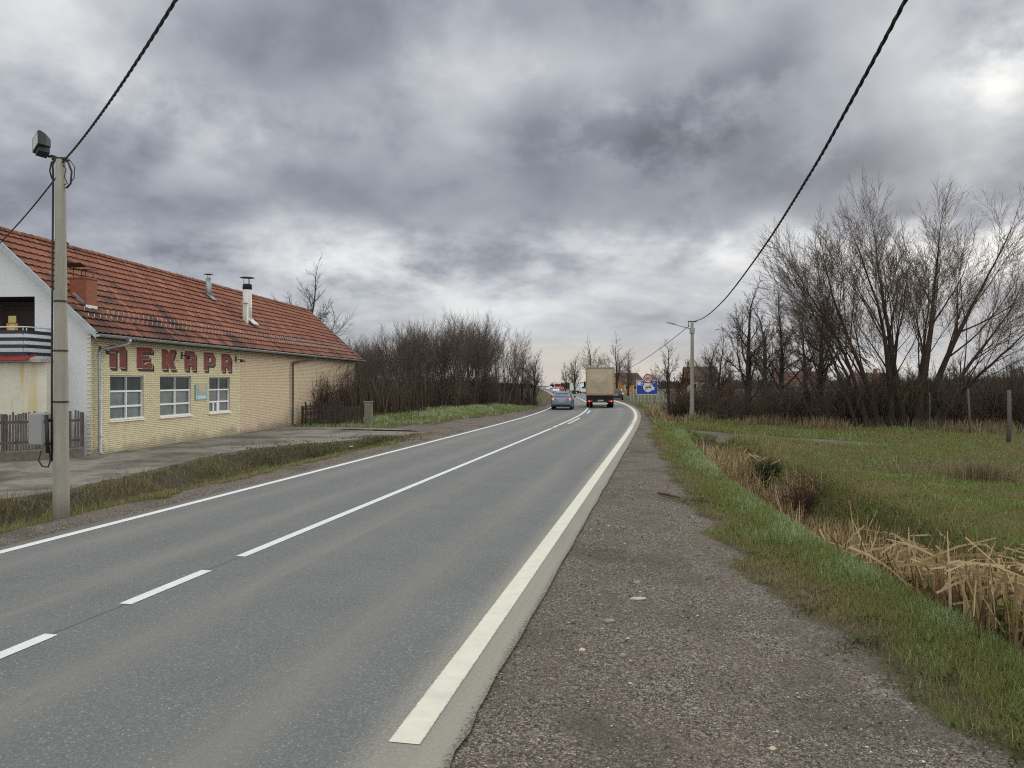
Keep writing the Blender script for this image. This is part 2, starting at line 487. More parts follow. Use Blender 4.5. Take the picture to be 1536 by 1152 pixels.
def build_apron():
    """concrete and patched asphalt yard in front of the bakery: a slab with a broken edge"""
    pts = [(-10.6, 8), (-9.95, 14.6)]
    rnd = random.Random(5)
    ys = np.arange(15, 34.6, .17)
    for y in ys:
        pts.append((float(np.interp(y, _ay, _ax)) + rnd.uniform(-.07, .07) + .12 * mnoise.noise(Vector((float(y) * .9, 0, 0))), float(y)))
    pts += [(-4.2, 35.2), (-5.2, 37.2), (-6.6, 38.2), (-9.2, 38.8), (-11.8, 39.2), (-11.75, 38.5), (-12.99, 23.9), (-30, 22.2), (-30, 8)]
    mb = MB()
    poly = pts
    top = [(x, y, .03) for x, y in poly]; bot = [(x, y, -.16) for x, y in poly]
    mb.face(top)
    n = len(poly)
    for i in range(n):
        j = (i + 1) % n
        mb.face([top[i], bot[i], bot[j], top[j]])
    tag(mb.build('concrete_apron', M['apron']), kind='structure')

def mat_apron():
    m, nt, bs = base_mat('apron', .9, 0, .25)
    oc = coords(nt)
    n1 = noise_(nt, oc, .45, 6, .65, .4); n2 = noise_(nt, oc, 14, 4, .7); n3 = noise_(nt, oc, 60, 2)
    c = ramp(nt, n1, [(.34, (.075, .068, .062)), (.46, (.15, .133, .113)), (.56, (.24, .215, .18)), (.66, (.13, .117, .104))])
    c = mixc(nt, smooth_(nt, n2, .5, .72, 0, .5), c, (.06, .052, .044))
    c = mixc(nt, smooth_(nt, n3, .66, .75, 0, .6), c, (.36, .34, .30))
    c = mixc(nt, smooth_(nt, noise_(nt, oc, 1.3, 6, .7), .56, .7, 0, .6), c, (.055, .05, .026))
    nt.links.new(c, bs.inputs['Base Color'])
    bump_(nt, bs, n2, .35, .02)
    return m

# ------------------------------------------------------------------ sky, sun, camera
def build_world():
    w = bpy.data.worlds.new('World'); SC.world = w; w.use_nodes = True
    nt = w.node_tree; bg = nt.nodes['Background']
    el, az = R(13), R(31)
    sky = nd(nt, 'ShaderNodeTexSky', sky_type='NISHITA')
    sky.sun_disc = False; sky.sun_elevation = el; sky.sun_rotation = az; sky.air_density = 1.2; sky.dust_density = 2.0
    d = nd(nt, 'ShaderNodeVectorMath', {0: coords(nt, 'Generated')}, operation='NORMALIZE').outputs[0]
    sx = nd(nt, 'ShaderNodeSeparateXYZ', {0: d}); x, y, z = sx.outputs
    zz = math_(nt, 'ADD', math_(nt, 'MAXIMUM', z, 0.0), .14)
    px, py = math_(nt, 'DIVIDE', x, zz), math_(nt, 'DIVIDE', y, zz)
    p = nd(nt, 'ShaderNodeCombineXYZ', {0: px, 1: py, 2: 0.0}).outputs[0]
    zl = math_(nt, 'MULTIPLY', math_(nt, 'LOGARITHM', zz, 2.718), .62)
    pw = nd(nt, 'ShaderNodeCombineXYZ', {0: x, 1: y, 2: zl}).outputs[0]
    pw = nd(nt, 'ShaderNodeVectorMath', {0: pw, 1: SKY_OFF}, operation='ADD').outputs[0]
    n1 = noise_(nt, pw, 2.6, 4, .5, .1)
    n2 = noise_(nt, pw, 6.2, 9, .56, .15)
    n3 = noise_(nt, pw, 21, 7, .6, .1)
    cl = math_(nt, 'ADD', math_(nt, 'ADD', math_(nt, 'MULTIPLY', n1, .56), math_(nt, 'MULTIPLY', n2, .345)), math_(nt, 'MULTIPLY', n3, .10))
    rag = smooth_(nt, math_(nt, 'ADD', math_(nt, 'MULTIPLY', n2, .7), math_(nt, 'MULTIPLY', n3, .3)), .36, .62, .25, 1.5)
    def blob(azd, eld, wa, we):
        """a soft opening in the cloud, round a direction (degrees)"""
        azn = math_(nt, 'ARCTAN2', x, y)
        eln = math_(nt, 'ARCSINE', z)
        a = math_(nt, 'DIVIDE', math_(nt, 'SUBTRACT', azn, R(azd)), R(wa))
        b = math_(nt, 'DIVIDE', math_(nt, 'SUBTRACT', eln, R(eld)), R(we))
        q = math_(nt, 'ADD', math_(nt, 'MULTIPLY', a, a), math_(nt, 'MULTIPLY', b, b))
        return math_(nt, 'POWER', 2.718, math_(nt, 'MULTIPLY', q, -1.0))
    for (azd, eld, wa, we, k) in SKY_BLOBS:
        cl = math_(nt, 'ADD', cl, math_(nt, 'MULTIPLY', math_(nt, 'MULTIPLY', blob(azd, eld, wa, we), k), rag))
    col = ramp(nt, cl, SKY_RAMP)
    # the low band towards the horizon is thinner, paler and warmer
    band = smooth_(nt, z, .125, .0)
    n4 = noise_(nt, nd(nt, 'ShaderNodeVectorMath', {0: d, 1: (2.2, 2.2, 26)}, operation='MULTIPLY').outputs[0], 1.3, 4, .55)
    warm = ramp(nt, n4, [(.32, (.27, .30, .35)), (.48, (.42, .44, .46)), (.68, (.64, .61, .55))])
    col = mixc(nt, math_(nt, 'MULTIPLY', band, .62), col, warm)
    glow = blob(4.0, .8, 13, 1.8)
    col = mixc(nt, math_(nt, 'MULTIPLY', glow, .6), col, (.62, .545, .45))
    # overcast grows brighter towards the zenith and in the open sky behind
    zb = smooth_(nt, z, .44, .80, 1.0, SKY_TOP)
    bb = smooth_(nt, y, .25, -.6, 1.0, SKY_BACK)
    k = math_(nt, 'MAXIMUM', zb, bb)
    kc = nd(nt, 'ShaderNodeCombineColor', {0: k, 1: math_(nt, 'ADD', 1.0, math_(nt, 'MULTIPLY', math_(nt, 'SUBTRACT', k, 1.0), .95)), 2: math_(nt, 'ADD', 1.0, math_(nt, 'MULTIPLY', math_(nt, 'SUBTRACT', k, 1.0), .80))}).outputs[0]
    col = mixc(nt, 1.0, col, kc, 'MULTIPLY')
    sk = nd(nt, 'ShaderNodeVectorMath', {0: sky.outputs[0], 'Scale': .05}, operation='SCALE').outputs[0]
    col = mixc(nt, .985, sk, col)
    nt.links.new(col, bg.inputs['Color'])
    bg.inputs['Strength'].default_value = 1.0
    l = bpy.data.lights.new('sun', 'SUN'); l.energy = 1.0; l.angle = R(18); l.color = (1, .93, .83)
    o = bpy.data.objects.new('sun', l); COL.objects.link(o)
    sd = Vector((math.sin(az) * math.cos(el), math.cos(az) * math.cos(el), math.sin(el)))
    o.rotation_euler = sd.to_track_quat('Z', 'Y').to_euler()
    o.location = (20, 0, 40)

def build_camera():
    c = bpy.data.cameras.new('camera'); o = bpy.data.objects.new('camera', c); COL.objects.link(o)
    c.sensor_width = 36; c.sensor_fit = 'HORIZONTAL'
    c.lens = 36 * F_PX / 1536.0
    c.clip_start = .1; c.clip_end = 6000
    o.location = (0, 0, H_CAM)
    o.rotation_euler = (R(90) - math.atan2(3.0, F_PX), 0, 0)
    SC.camera = o
    SC.view_settings.view_transform = 'Standard'; SC.view_settings.look = 'None'
    SC.view_settings.exposure = .3; SC.view_settings.gamma = 1
    SC.render.resolution_x, SC.render.resolution_y = 1024, 768
# ------------------------------------------------------------------ bare trees
def _perp(d, ang):
    a = Vector((0, 0, 1)) if abs(d.z) < .95 else Vector((1, 0, 0))
    u = d.cross(a).normalized(); v = d.cross(u)
    return u * math.cos(ang) + v * math.sin(ang)

def grow(tr, cr, rnd, p, d, L, r, lev, P):
    last = lev >= P['levels']
    n = P['segs'][min(lev, len(P['segs']) - 1)]
    pts = [p.copy()]; rad = [r]; dirs = [d]
    rend = r * (P['tip'] if not last else .35)
    rmin = P['rmin']
    for i in range(n):
        j = P['jit'][min(lev, len(P['jit']) - 1)]
        d = (d + Vector((rnd.gauss(0, j), rnd.gauss(0, j), rnd.gauss(0, j) + P['up'][min(lev, len(P['up']) - 1)])) + (Vector((d.x, d.y, 0)) * P.get('out', 0) if lev == 0 else Vector())).normalized()
        p = p + d * (L / n)
        pts.append(p); dirs.append(d)
        rad.append(max(rmin * .6, r + (rend - r) * (i + 1) / n))
    if lev == 0: rad[0] *= P.get('flare', 1.25)
    tgt = tr if lev <= P['trunk_lev'] else cr
    tgt.tube(pts, rad, P['sides'][min(lev, len(P['sides']) - 1)], 0, cap=False, sm=lev < 2)
    if last: return
    nch = P['nch'][lev]; nch = max(1, int(round(nch * rnd.uniform(.8, 1.2))))
    f0 = P['start'][lev]
    a0 = rnd.uniform(0, 6.28)
    for k in range(nch):
        f = f0 + (1 - f0) * (k + rnd.uniform(.1, .95)) / nch
        q = f * n; i = min(int(q), n - 1); t = q - i
        bp = pts[i].lerp(pts[i + 1], t); bd = dirs[i + 1]
        br = rad[i] + (rad[i + 1] - rad[i]) * t
        ang = P['ang'][lev] * rnd.uniform(.65, 1.35)
        a0 += 2.4 + rnd.uniform(-.6, .6)
        nd_ = (bd * math.cos(ang) + _perp(bd, a0) * math.sin(ang)).normalized()
        ln = L * P['ratio'][lev] * rnd.uniform(.7, 1.2) * (1 - P.get('fall', .45) * (f - f0) / (1 - f0 + 1e-6))
        grow(tr, cr, rnd, bp, nd_, ln, max(rmin, br * P['rr'][lev] * rnd.uniform(.8, 1.1)), lev + 1, P)
    # the leader goes on
    if P.get('leader', True):
        grow(tr, cr, rnd, pts[-1], dirs[-1], L * P['ratio'][lev] * .85, rad[-1], lev + 1, P)

def make_tree(name, rnd, stems, P, bark, twig, parent_label, leaf=None):
    """stems: list of (offset xy, direction, length, radius)"""
    root = empty(name)
    tag(root, *parent_label)
    tr, cr = MB(), MB()
    for (ox, oy), d, L, r in stems:
        grow(tr, cr, rnd, Vector((ox, oy, -.15)), Vector(d).normalized(), L, r, 0, P)
    t = tr.build('trunk', bark, root)
    c = cr.build('crown', twig, root)
    if leaf:
        mat, n, size, zmin, zmax = leaf
        vs = np.array(cr.V); vs = vs[(vs[:, 2] > zmin) & (vs[:, 2] < zmax)]
        rg = np.random.default_rng(rnd.randint(0, 9999))
        pick = vs[rg.integers(0, len(vs), n)] + rg.normal(0, .09, (n, 3))
        leaf_mesh('dead_leaves', pick, size, mat, rg, root)
    return root

def leaf_mesh(name, pts, size, mat, rg, parent=None, flat=0.6, colr=None):
    n = len(pts)
    u = rg.normal(0, 1, (n, 3)); u /= np.linalg.norm(u, axis=1)[:, None]
    w = rg.normal(0, 1, (n, 3)); w -= u * (w * u).sum(1)[:, None]; w /= np.linalg.norm(w, axis=1)[:, None]
    s = size * rg.uniform(.6, 1.3, (n, 1))
    V = np.stack([pts - u * s, pts + w * s * flat * .6, pts + u * s, pts - w * s * flat * .6], 1).reshape(-1, 3)
    Fc = np.arange(n * 4).reshape(n, 4)
    t = rg.uniform(0, 1, n)
    col = np.repeat(np.stack([t, t, t, np.ones(n)], -1), 4, axis=0)
    return np_mesh(name, V, Fc, mat, parent, col)

def mat_tint(name, stops, rough=.85, trans=0.0, spec=.2, big=None):
    """colour picked per blade / leaf by its own random number"""
    m, nt, bs = base_mat(name, rough, 0, spec)
    at = nd(nt, 'ShaderNodeAttribute', attribute_name='tint')
    c = ramp(nt, at.outputs['Fac'], stops)
    if big:
        c = mixc(nt, smooth_(nt, noise_(nt, coords(nt), big[0], 4), .42, .66, 0, big[2]), c, big[1])
    nt.links.new(c, bs.inputs['Base Color'])
    if trans:
        tr = nd(nt, 'ShaderNodeBsdfTranslucent', {'Color': c})
        mx = nd(nt, 'ShaderNodeMixShader', {0: trans, 1: bs.outputs[0], 2: tr.outputs[0]})
        nt.links.new(mx.outputs[0], nt.nodes['Material Output'].inputs[0])
    return m

# ------------------------------------------------------------------ blades (grass, reeds, stalks)
def blades(name, P, H, W, mat, rg, lean=.5, tint=None, parent=None, bend=.5, kind='stuff', az=None):
    """P (n,3) feet, H heights, W widths: each blade two quads bending over"""
    n = len(P)
    if az is None: az = rg.uniform(0, 2 * np.pi, n)
    le = np.abs(rg.normal(0, lean, n)).clip(0, 1.35)
    dirv = np.stack([np.cos(az), np.sin(az), np.zeros(n)], -1)
    fa = rg.uniform(0, 2 * np.pi, n)
    side = np.stack([np.cos(fa), np.sin(fa), np.zeros(n)], -1)
    up = np.array([0, 0, 1.0])
    m1 = le * (1 - bend * .5); m2 = le * (1 + bend)
    p1 = P + (dirv * np.sin(m1)[:, None] + up * np.cos(m1)[:, None]) * (H * .5)[:, None]
    p2 = p1 + (dirv * np.sin(m2)[:, None] + up * np.cos(m2)[:, None]) * (H * .5)[:, None]
    w = side * (W / 2)[:, None]
    V = np.stack([P - w, P + w, p1 + w * .85, p1 - w * .85, p2 + w * .2, p2 - w * .2], 1).reshape(-1, 3)
    b = np.arange(n)[:, None] * 6
    Fc = np.concatenate([b + np.array([[0, 1, 2, 3]]), b + np.array([[3, 2, 4, 5]])], 0)
    if tint is None: tint = rg.uniform(0, 1, n)
    col = np.repeat(np.stack([tint, tint, tint, np.ones(n)], -1), 6, axis=0)
    o = np_mesh(name, V, Fc, mat, parent, col)
    if kind: tag(o, kind=kind)
    return o

def scatter(rg, n, x0, x1, y0, y1, power=1.0):
    """n random spots, thicker near the camera side (y0)"""
    u = rg.uniform(0, 1, n)
    Y = y0 * (y1 / y0) ** (u ** power)
    X = rg.uniform(0, 1, n) * (x1 - x0) + x0
    return X, Y

def build_grass():
    rg = np.random.default_rng(7)
    mats = M['grass_blade']
    # right-hand verge, bank and meadow
    Xs, Ys = [], []
    for (x0, x1, y0, y1, n) in ((1.6, 5.6, 3.6, 9, 60000), (2.2, 6.0, 8, 18, 60000), (3.0, 8.5, 16, 40, 42000), (6.0, 14, 7.0, 20, 80000), (8, 26, 14, 42, 90000), (6, 14, 40, 75, 16000)):
        X, Y = scatter(rg, n, x0, x1, y0, y1); Xs.append(X); Ys.append(Y)
    X, Y = np.concatenate(Xs), np.concatenate(Ys)
    k = X < .72 * Y + 1.5
    X, Y = X[k], Y[k]
    g, d, u = covers(X, Y)
    s = lat(X, Y)
    dd = X - ditch_x(Y)
    keep = (rg.uniform(0, 1, len(X)) < np.clip(1.05 - g * 1.5 - .50 * d - u * 1.1, 0, 1)) & (s > 4.4)
    X, Y, d, dd, s = X[keep], Y[keep], d[keep], dd[keep], s[keep]
    Z = ground(X, Y)
    n = len(X)
    patch = vnoise(X, Y, 1.1, 31) + .6 * vnoise(X, Y, .4, 32)
    bank = np.exp(-((dd + 1.15) / .55)**2)
    far_bank = np.exp(-((dd - 1.3) / .6)**2)
    H = (.045 + .03 * rg.uniform(0, 1, n) + .05 * np.clip(patch + .25, 0, 1) + .075 * bank + .09 * far_bank) * rg.uniform(.7, 1.25, n)
    W = .0062 * np.maximum(1, Y / 7.5) * rg.uniform(.6, 1.3, n)
    H = H * np.maximum(1, Y / 22)
    tint = np.clip(.50 + .55 * patch + .33 * bank - .15 * far_bank - .25 * (dd > 1.6) * sstep(.0, .35, vnoise(X, Y, 3.5, 41)) + rg.normal(0, .25, n) - .32 * d, 0, 1)
    blades('grass', np.stack([X, Y, Z], -1), H, W, mats, rg, .55, tint)
    # left: ditch banks, foot of the pole, mound before the thicket
    Xs, Ys = [], []
    for (x0, x1, y0, y1, n) in ((-12, -6.2, 10.5, 17, 30000), (-11, -3, 15, 35, 60000), (-12, 2, 38, 70, 46000)):
        X, Y = scatter(rg, n, x0, x1, y0, y1, .8); Xs.append(X); Ys.append(Y)
    X, Y = np.concatenate(Xs), np.concatenate(Ys)
    g, d, u = covers(X, Y); s = lat(X, Y)
    ax = np.interp(Y, _ay, _ax)
    on_slab = (X < ax) & (Y > 15) & (Y < 38.5)
    keep = (rg.uniform(0, 1, len(X)) < np.clip(1.0 - g * 1.6 - .45 * d - u * .75, 0, 1)) & (s < -4.2) & ~on_slab
    X, Y, d, u, s = X[keep], Y[keep], d[keep], u[keep], s[keep]
    Z = ground(X, Y); n = len(X)
    patch = vnoise(X, Y, 1.2, 33) + .5 * vnoise(X, Y, .4, 34)
    near = np.exp(-(((X + 9.0) / 1.3)**2 + ((Y - 14.2) / 1.6)**2))
    H = (.06 + .05 * rg.uniform(0, 1, n) + .09 * np.clip(patch + .2, 0, 1) + .16 * near) * np.maximum(1, Y / 30)
    W = .0048 * np.maximum(1, Y / 7) * rg.uniform(.7, 1.2, n)
    green = (Y > 38) * .30 + near * .45 + .25 * sstep(20, 26, Y)
    tint = np.clip(.36 + green + .6 * patch + rg.normal(0, .24, n) - .25 * d, 0, 1)
    blades('grass', np.stack([X, Y, Z], -1), H, W, mats, rg, .6, tint)

def build_reeds():
    rg = np.random.default_rng(11)
    mat = M['reed']
    Ps, Hs, Ws, Ls = [], [], [], []
    def clump(n, y0, y1, spread, hmin, hmax, w, off=0.0):
        Y = rg.uniform(y0, y1, n)
        X = ditch_x(Y) + off + rg.normal(0, spread, n).clip(-1.9 * spread, 1.9 * spread)
        Z = ground(X, Y) - .03
        Ps.append(np.stack([X, Y, Z], -1)); Hs.append(rg.uniform(hmin, hmax, n)); Ws.append(rg.uniform(.6, 1.25, n) * w)
    clump(2100, 5.2, 8.8, .55, .75, 1.30, .032, .15)
    clump(1300, 8.5, 11, .45, .6, 1.05, .030)
    clump(1300, 10.8, 15, .38, .4, .8, .026)
    clump(900, 14.3, 18.5, .34, .2, .5, .018, -.1)
    clump(900, 18.5, 21.8, .5, .3, .65, .02, .2)
    clump(1700, 22.6, 30.5, .40, .4, .95, .026)
    clump(1500, 46, 62, .7, .4, .9, .05)
    nb = len(Ps)
    for y0, y1, k in ((5.2, 11, 1500), (11, 21, 1100)): clump(k, y0, y1, .55, .25, .6, .022)
    P = np.concatenate(Ps); H = np.concatenate(Hs); W = np.concatenate(Ws)
    low = np.arange(len(P)) >= sum(len(q) for q in Ps[:nb])
    blades('dry_reeds', P, H, W, mat, rg, np.where(low, 1.05, .34), np.where(low, rg.uniform(0, .3, len(P)), rg.beta(1.6, 1.5, len(P))), None, .45)
    # broken tops lying across the standing stems
    n = 1700
    Y = np.concatenate([rg.uniform(5.4, 9.6, 1150), rg.uniform(9.5, 14, 330), rg.uniform(22.8, 30, 220)])
    X = ditch_x(Y) + rg.normal(.15, .5, n)
    top = np.interp(Y, [5.6, 8.4, 9.5, 11, 14, 22, 30], [1.05, 1.0, .85, .5, .25, .3, .35])
    Z = ground(X, Y).clip(-1.0, -.62) + top * rg.uniform(.72, 1.12, n)
    az = rg.uniform(0, 2 * np.pi, n); L = rg.uniform(.3, .95, n); tl = rg.normal(-.15, .34, n)
    d = np.stack([np.cos(az) * np.cos(tl), np.sin(az) * np.cos(tl), np.sin(tl)], -1)
    A = np.stack([X, Y, Z], -1) - d * L[:, None] * .5; B = A + d * L[:, None]
    mid = (A + B) / 2 + np.stack([np.zeros(n), np.zeros(n), rg.uniform(0, .07, n)], -1)
    side = np.cross(d, rg.normal(0, 1, (n, 3))); side /= np.linalg.norm(side, axis=1)[:, None]
    w = side * (rg.uniform(.009, .0175, n) * np.maximum(1, Y / 16))[:, None]
    V = np.stack([A - w, A + w, mid + w, mid - w, B + w * .5, B - w * .5], 1).reshape(-1, 3)
    b = np.arange(n)[:, None] * 6
    Fc = np.concatenate([b + np.array([[0, 1, 2, 3]]), b + np.array([[3, 2, 4, 5]])], 0)
    t = np.clip(rg.normal(.62, .2, n), 0, 1)
    col = np.repeat(np.stack([t, t, t, np.ones(n)], -1), 6, axis=0)
    tag(np_mesh('broken_reeds', V, Fc, mat, None, col), kind='stuff')

def shrub_mass(name, spots, mat, kinds=4, seed=70):
    """many-stemmed leafless bushes grown into one another: a mass nobody could count"""
    Ps = dict(levels=2, segs=[4, 3, 2], jit=[.14, .2, .25], up=[.02, .0, .0], tip=.4, rmin=.006, trunk_lev=9, sides=[3, 3, 3],
              nch=[6, 4], start=[.25, .2], ang=[.6, .7], ratio=[.5, .5], rr=[.6, .65], fall=.3)
    prot = []
    for k in range(kinds):
        rd = random.Random(seed + k); mb = MB()
        for j in range(13):
            a = rd.uniform(0, 6.28); t = abs(rd.gauss(.25, .28)); o = rd.uniform(0, .35)
            grow(mb, mb, rd, Vector((math.cos(a) * o, math.sin(a) * o, -.1)), Vector((math.cos(a) * t, math.sin(a) * t, 1)).normalized(), rd.uniform(.75, 1.35), .017, 0, Ps)
        prot.append((np.array(mb.V), np.array(mb.F)))
    rg = np.random.default_rng(seed)
    VV, FF, TT = [], [], []; base = 0
    for i, (x, y, h) in enumerate(spots):
        V, Fc = prot[i % kinds]
        a = rg.uniform(0, 6.28); c, s_ = np.cos(a), np.sin(a); w = h * rg.uniform(.75, 1.1)
        W = np.stack([(V[:, 0] * c - V[:, 1] * s_) * w + x, (V[:, 0] * s_ + V[:, 1] * c) * w + y, V[:, 2] * h + gz(x, y)], -1)
        VV.append(W); FF.append(Fc + base); base += len(V)
        TT.append(np.clip(np.full(len(V), rg.uniform(.1, .8)) + rg.normal(0, .05, len(V)), 0, 1))
    t = np.concatenate(TT)
    return tag(np_mesh(name, np.concatenate(VV), np.concatenate(FF), mat, None, np.stack([t, t, t, np.ones(len(t))], -1)), kind='stuff')

def build_brush():
    """the wall of thin dark brushwood under the trees, far too many stems to count"""
    rg = np.random.default_rng(19)
    mat = M['brush']
    # left thicket floor
    rd = random.Random(91)
    sp = []
    for i in range(150):
        y = 53 + 30 * rd.random() ** 1.2
        x = rd.uniform(-20, float(road_x(y)) - float(np.interp(y, [53, 62, 68, 75], [13, 9.6, 7.0, 5.4])))
        sp.append((x, y, rd.uniform(.9, 2.0)))
    for i in range(14): sp.append((rd.uniform(-13, -9.5), rd.uniform(43.5, 50), rd.uniform(.9, 2.2)))
    shrub_mass('brushwood', sp, mat)
    sp = []
    for i in range(190):
        x = rd.uniform(9.5, 50)
        y = float(np.interp(x, [9, 12, 16, 22, 30, 62], [55, 49, 44.5, 43, 41, 44])) + abs(rd.gauss(0, 1)) * 4 - .4
        if x / y < .205: continue
        sp.append((x, y, rd.uniform(.45, 1.45) * float(np.interp(x, [9, 12, 20, 30, 60], [1.1, 1.25, 1.4, 1.6, 2.1]))))
    for i in range(80):
        y = rd.uniform(58, 105); sp.append((rd.uniform(.21 * y + 1, .72 * y), y, rd.uniform(.7, 1.5)))
    shrub_mass('hedge_brush', sp, mat, seed=81)
    n = 13000
    Y = rg.uniform(56, 84, n)
    lo = -15 + 0 * Y; hi = road_x(Y) - np.interp(Y, [55, 62, 68, 75], [12.5, 9.6, 7.0, 5.4]) + rg.normal(0, .4, n)
    X = lo - 6 * rg.uniform(0, 1, n) + (hi - lo + 6) * rg.uniform(0, 1, n)
    k = X < hi; X, Y = X[k], Y[k]
    n = len(X)
    H = rg.uniform(.6, 2.3, n) * (1 - .35 * sstep(-4, 2, X))
    blades('brushwood', np.stack([X, Y, ground(X, Y) - .05], -1), H, rg.uniform(.018, .045, n), mat, rg, .30, rg.uniform(0, 1, n) ** 1.5)
    # beside the bakery's far end
    n = 2600
    Y = rg.uniform(44, 52, n); X = rg.uniform(-13, -5.8, n)
    k = X < -9.3 + (Y - 44) * .55 + rg.normal(0, .3, n); X, Y = X[k], Y[k]; n = len(X)
    blades('brushwood', np.stack([X, Y, ground(X, Y) - .05], -1), rg.uniform(.8, 3.2, n), rg.uniform(.02, .045, n), mat, rg, .28, rg.uniform(0, .8, n))
    # right-hand hedge
    n = 17000
    X = rg.uniform(9.8, 62, n); d = np.abs(rg.normal(0, 1, n)) * 5.0
    y0 = np.interp(X, [9, 12, 16, 22, 30, 62], [55, 49, 45, 43.5, 41, 44])
    Y = y0 + d
    k = X / Y > .205; X, Y, n = X[k], Y[k], int(k.sum())
    hm = np.interp(X, [9, 12, 20, 30, 60], [1.7, 2.0, 2.2, 2.5, 3.2])
    H = rg.uniform(.25, .95, n) * hm * (1 + .9 * vnoise(X, Y, 3, 5))
    blades('brushwood', np.stack([X, Y, ground(X, Y) - .05], -1), H, rg.uniform(.018, .042, n), mat, rg, .42, rg.uniform(0, 1, n) ** 1.4)
    # tall dead grass along the hedge and in the meadow
    n = 16000
    X = rg.uniform(9, 34, n)
    Y = np.interp(X, [9, 12, 16, 22, 30, 62], [53, 46, 42, 40.0, 37, 44]) + rg.normal(0, 1.3, n) - .8
    k = rg.uniform(0, 1, n) < .35 + 1.2 * vnoise(X, Y, 2.0, 8)
    X, Y = X[k], Y[k]; n = len(X)
    blades('dead_grass', np.stack([X, Y, ground(X, Y)], -1), rg.uniform(.25, .75, n), rg.uniform(.015, .03, n), M['straw_blade'], rg, .45, rg.uniform(0, 1, n))
    n = 9000
    X = rg.uniform(9.5, 22, n); Y = 20.5 + (X - 10.5) * .25 + rg.normal(0, 1.8, n)
    k = rg.uniform(0, 1, n) < .25 + 1.3 * vnoise(X, Y, 1.7, 9)
    X, Y = X[k], Y[k]; n = len(X)
    blades('dead_grass', np.stack([X, Y, ground(X, Y)], -1), rg.uniform(.08, .28, n), rg.uniform(.010, .018, n), M['straw_blade'], rg, .8, rg.uniform(0, 1, n))
    # far bank of the ditch: dark herbs
    n = 2600
    Y = rg.uniform(7, 22, n); X = ditch_x(Y) + rg.normal(1.15, .22, n)
    pts = np.stack([X, Y, ground(X, Y) + rg.uniform(.02, .22, n)], -1)
    tag(leaf_mesh('weeds', pts, .028, M['herb'], rg), kind='stuff')
    # withered grass hanging over the broken edge of the yard and down the bank
    n = 4200
    Y = rg.uniform(14.5, 34, n); ax = np.interp(Y, _ay, _ax); X = ax + np.abs(rg.normal(0, .45, n)) - .02
    k = vnoise(X, Y, 1.3, 24) + .5 * vnoise(X, Y, .5, 25) > -.12
    X, Y = X[k], Y[k]; n = len(X)
    blades('dead_grass', np.stack([X, Y, ground(X, Y)], -1), rg.uniform(.08, .30, n), rg.uniform(.008, .014, n), M['straw_blade'], rg, .75, rg.uniform(.15, 1, n))
    # green weeds on the left ditch bank
    n = 4200
    Y = rg.uniform(19, 33, n); ax = np.interp(Y, _ay, _ax)
    X = ax + .35 + np.abs(rg.normal(0, .55, n))
    k = vnoise(X, Y, 1.6, 14) > .16
    X, Y = X[k], Y[k]; n = len(X)
    pts = np.stack([X, Y, ground(X, Y) + rg.uniform(.0, .17, n)], -1)
    tag(leaf_mesh('weeds', pts, .036, M['herb'], rg), kind='stuff')

def stalk_plant(name, x, y, n, h, spread, mat, lbl, lean=.45, w=.012, seed=1, leaves=None):
    rg = np.random.default_rng(seed)
    root = empty(name, (x, y, gz(x, y))); tag(root, *lbl)
    a = rg.uniform(0, 6.28, n); r = np.abs(rg.normal(0, spread, n))
    P = np.stack([np.cos(a) * r, np.sin(a) * r, np.full(n, -.03)], -1)
    if n < 12:      # few enough to count: each stem by itself
        for i in range(n): blades('stem', P[i:i+1], rg.uniform(.55, 1, 1) * h, rg.uniform(.7, 1.2, 1) * w, mat, rg, lean, None, root, .6, None, az=a[i:i+1])
    else: blades('stems', P, rg.uniform(.55, 1, n) * h, rg.uniform(.7, 1.2, n) * w, mat, rg, lean, None, root, .6, None, az=a)
    if leaves:
        k, size, lm = leaves
        q = np.stack([rg.normal(0, spread * 1.2, k), rg.normal(0, spread * 1.2, k), rg.uniform(.1, 1, k) * h], -1)
        leaf_mesh('leaves', q, size, lm, rg, root, 1.0)
    return root

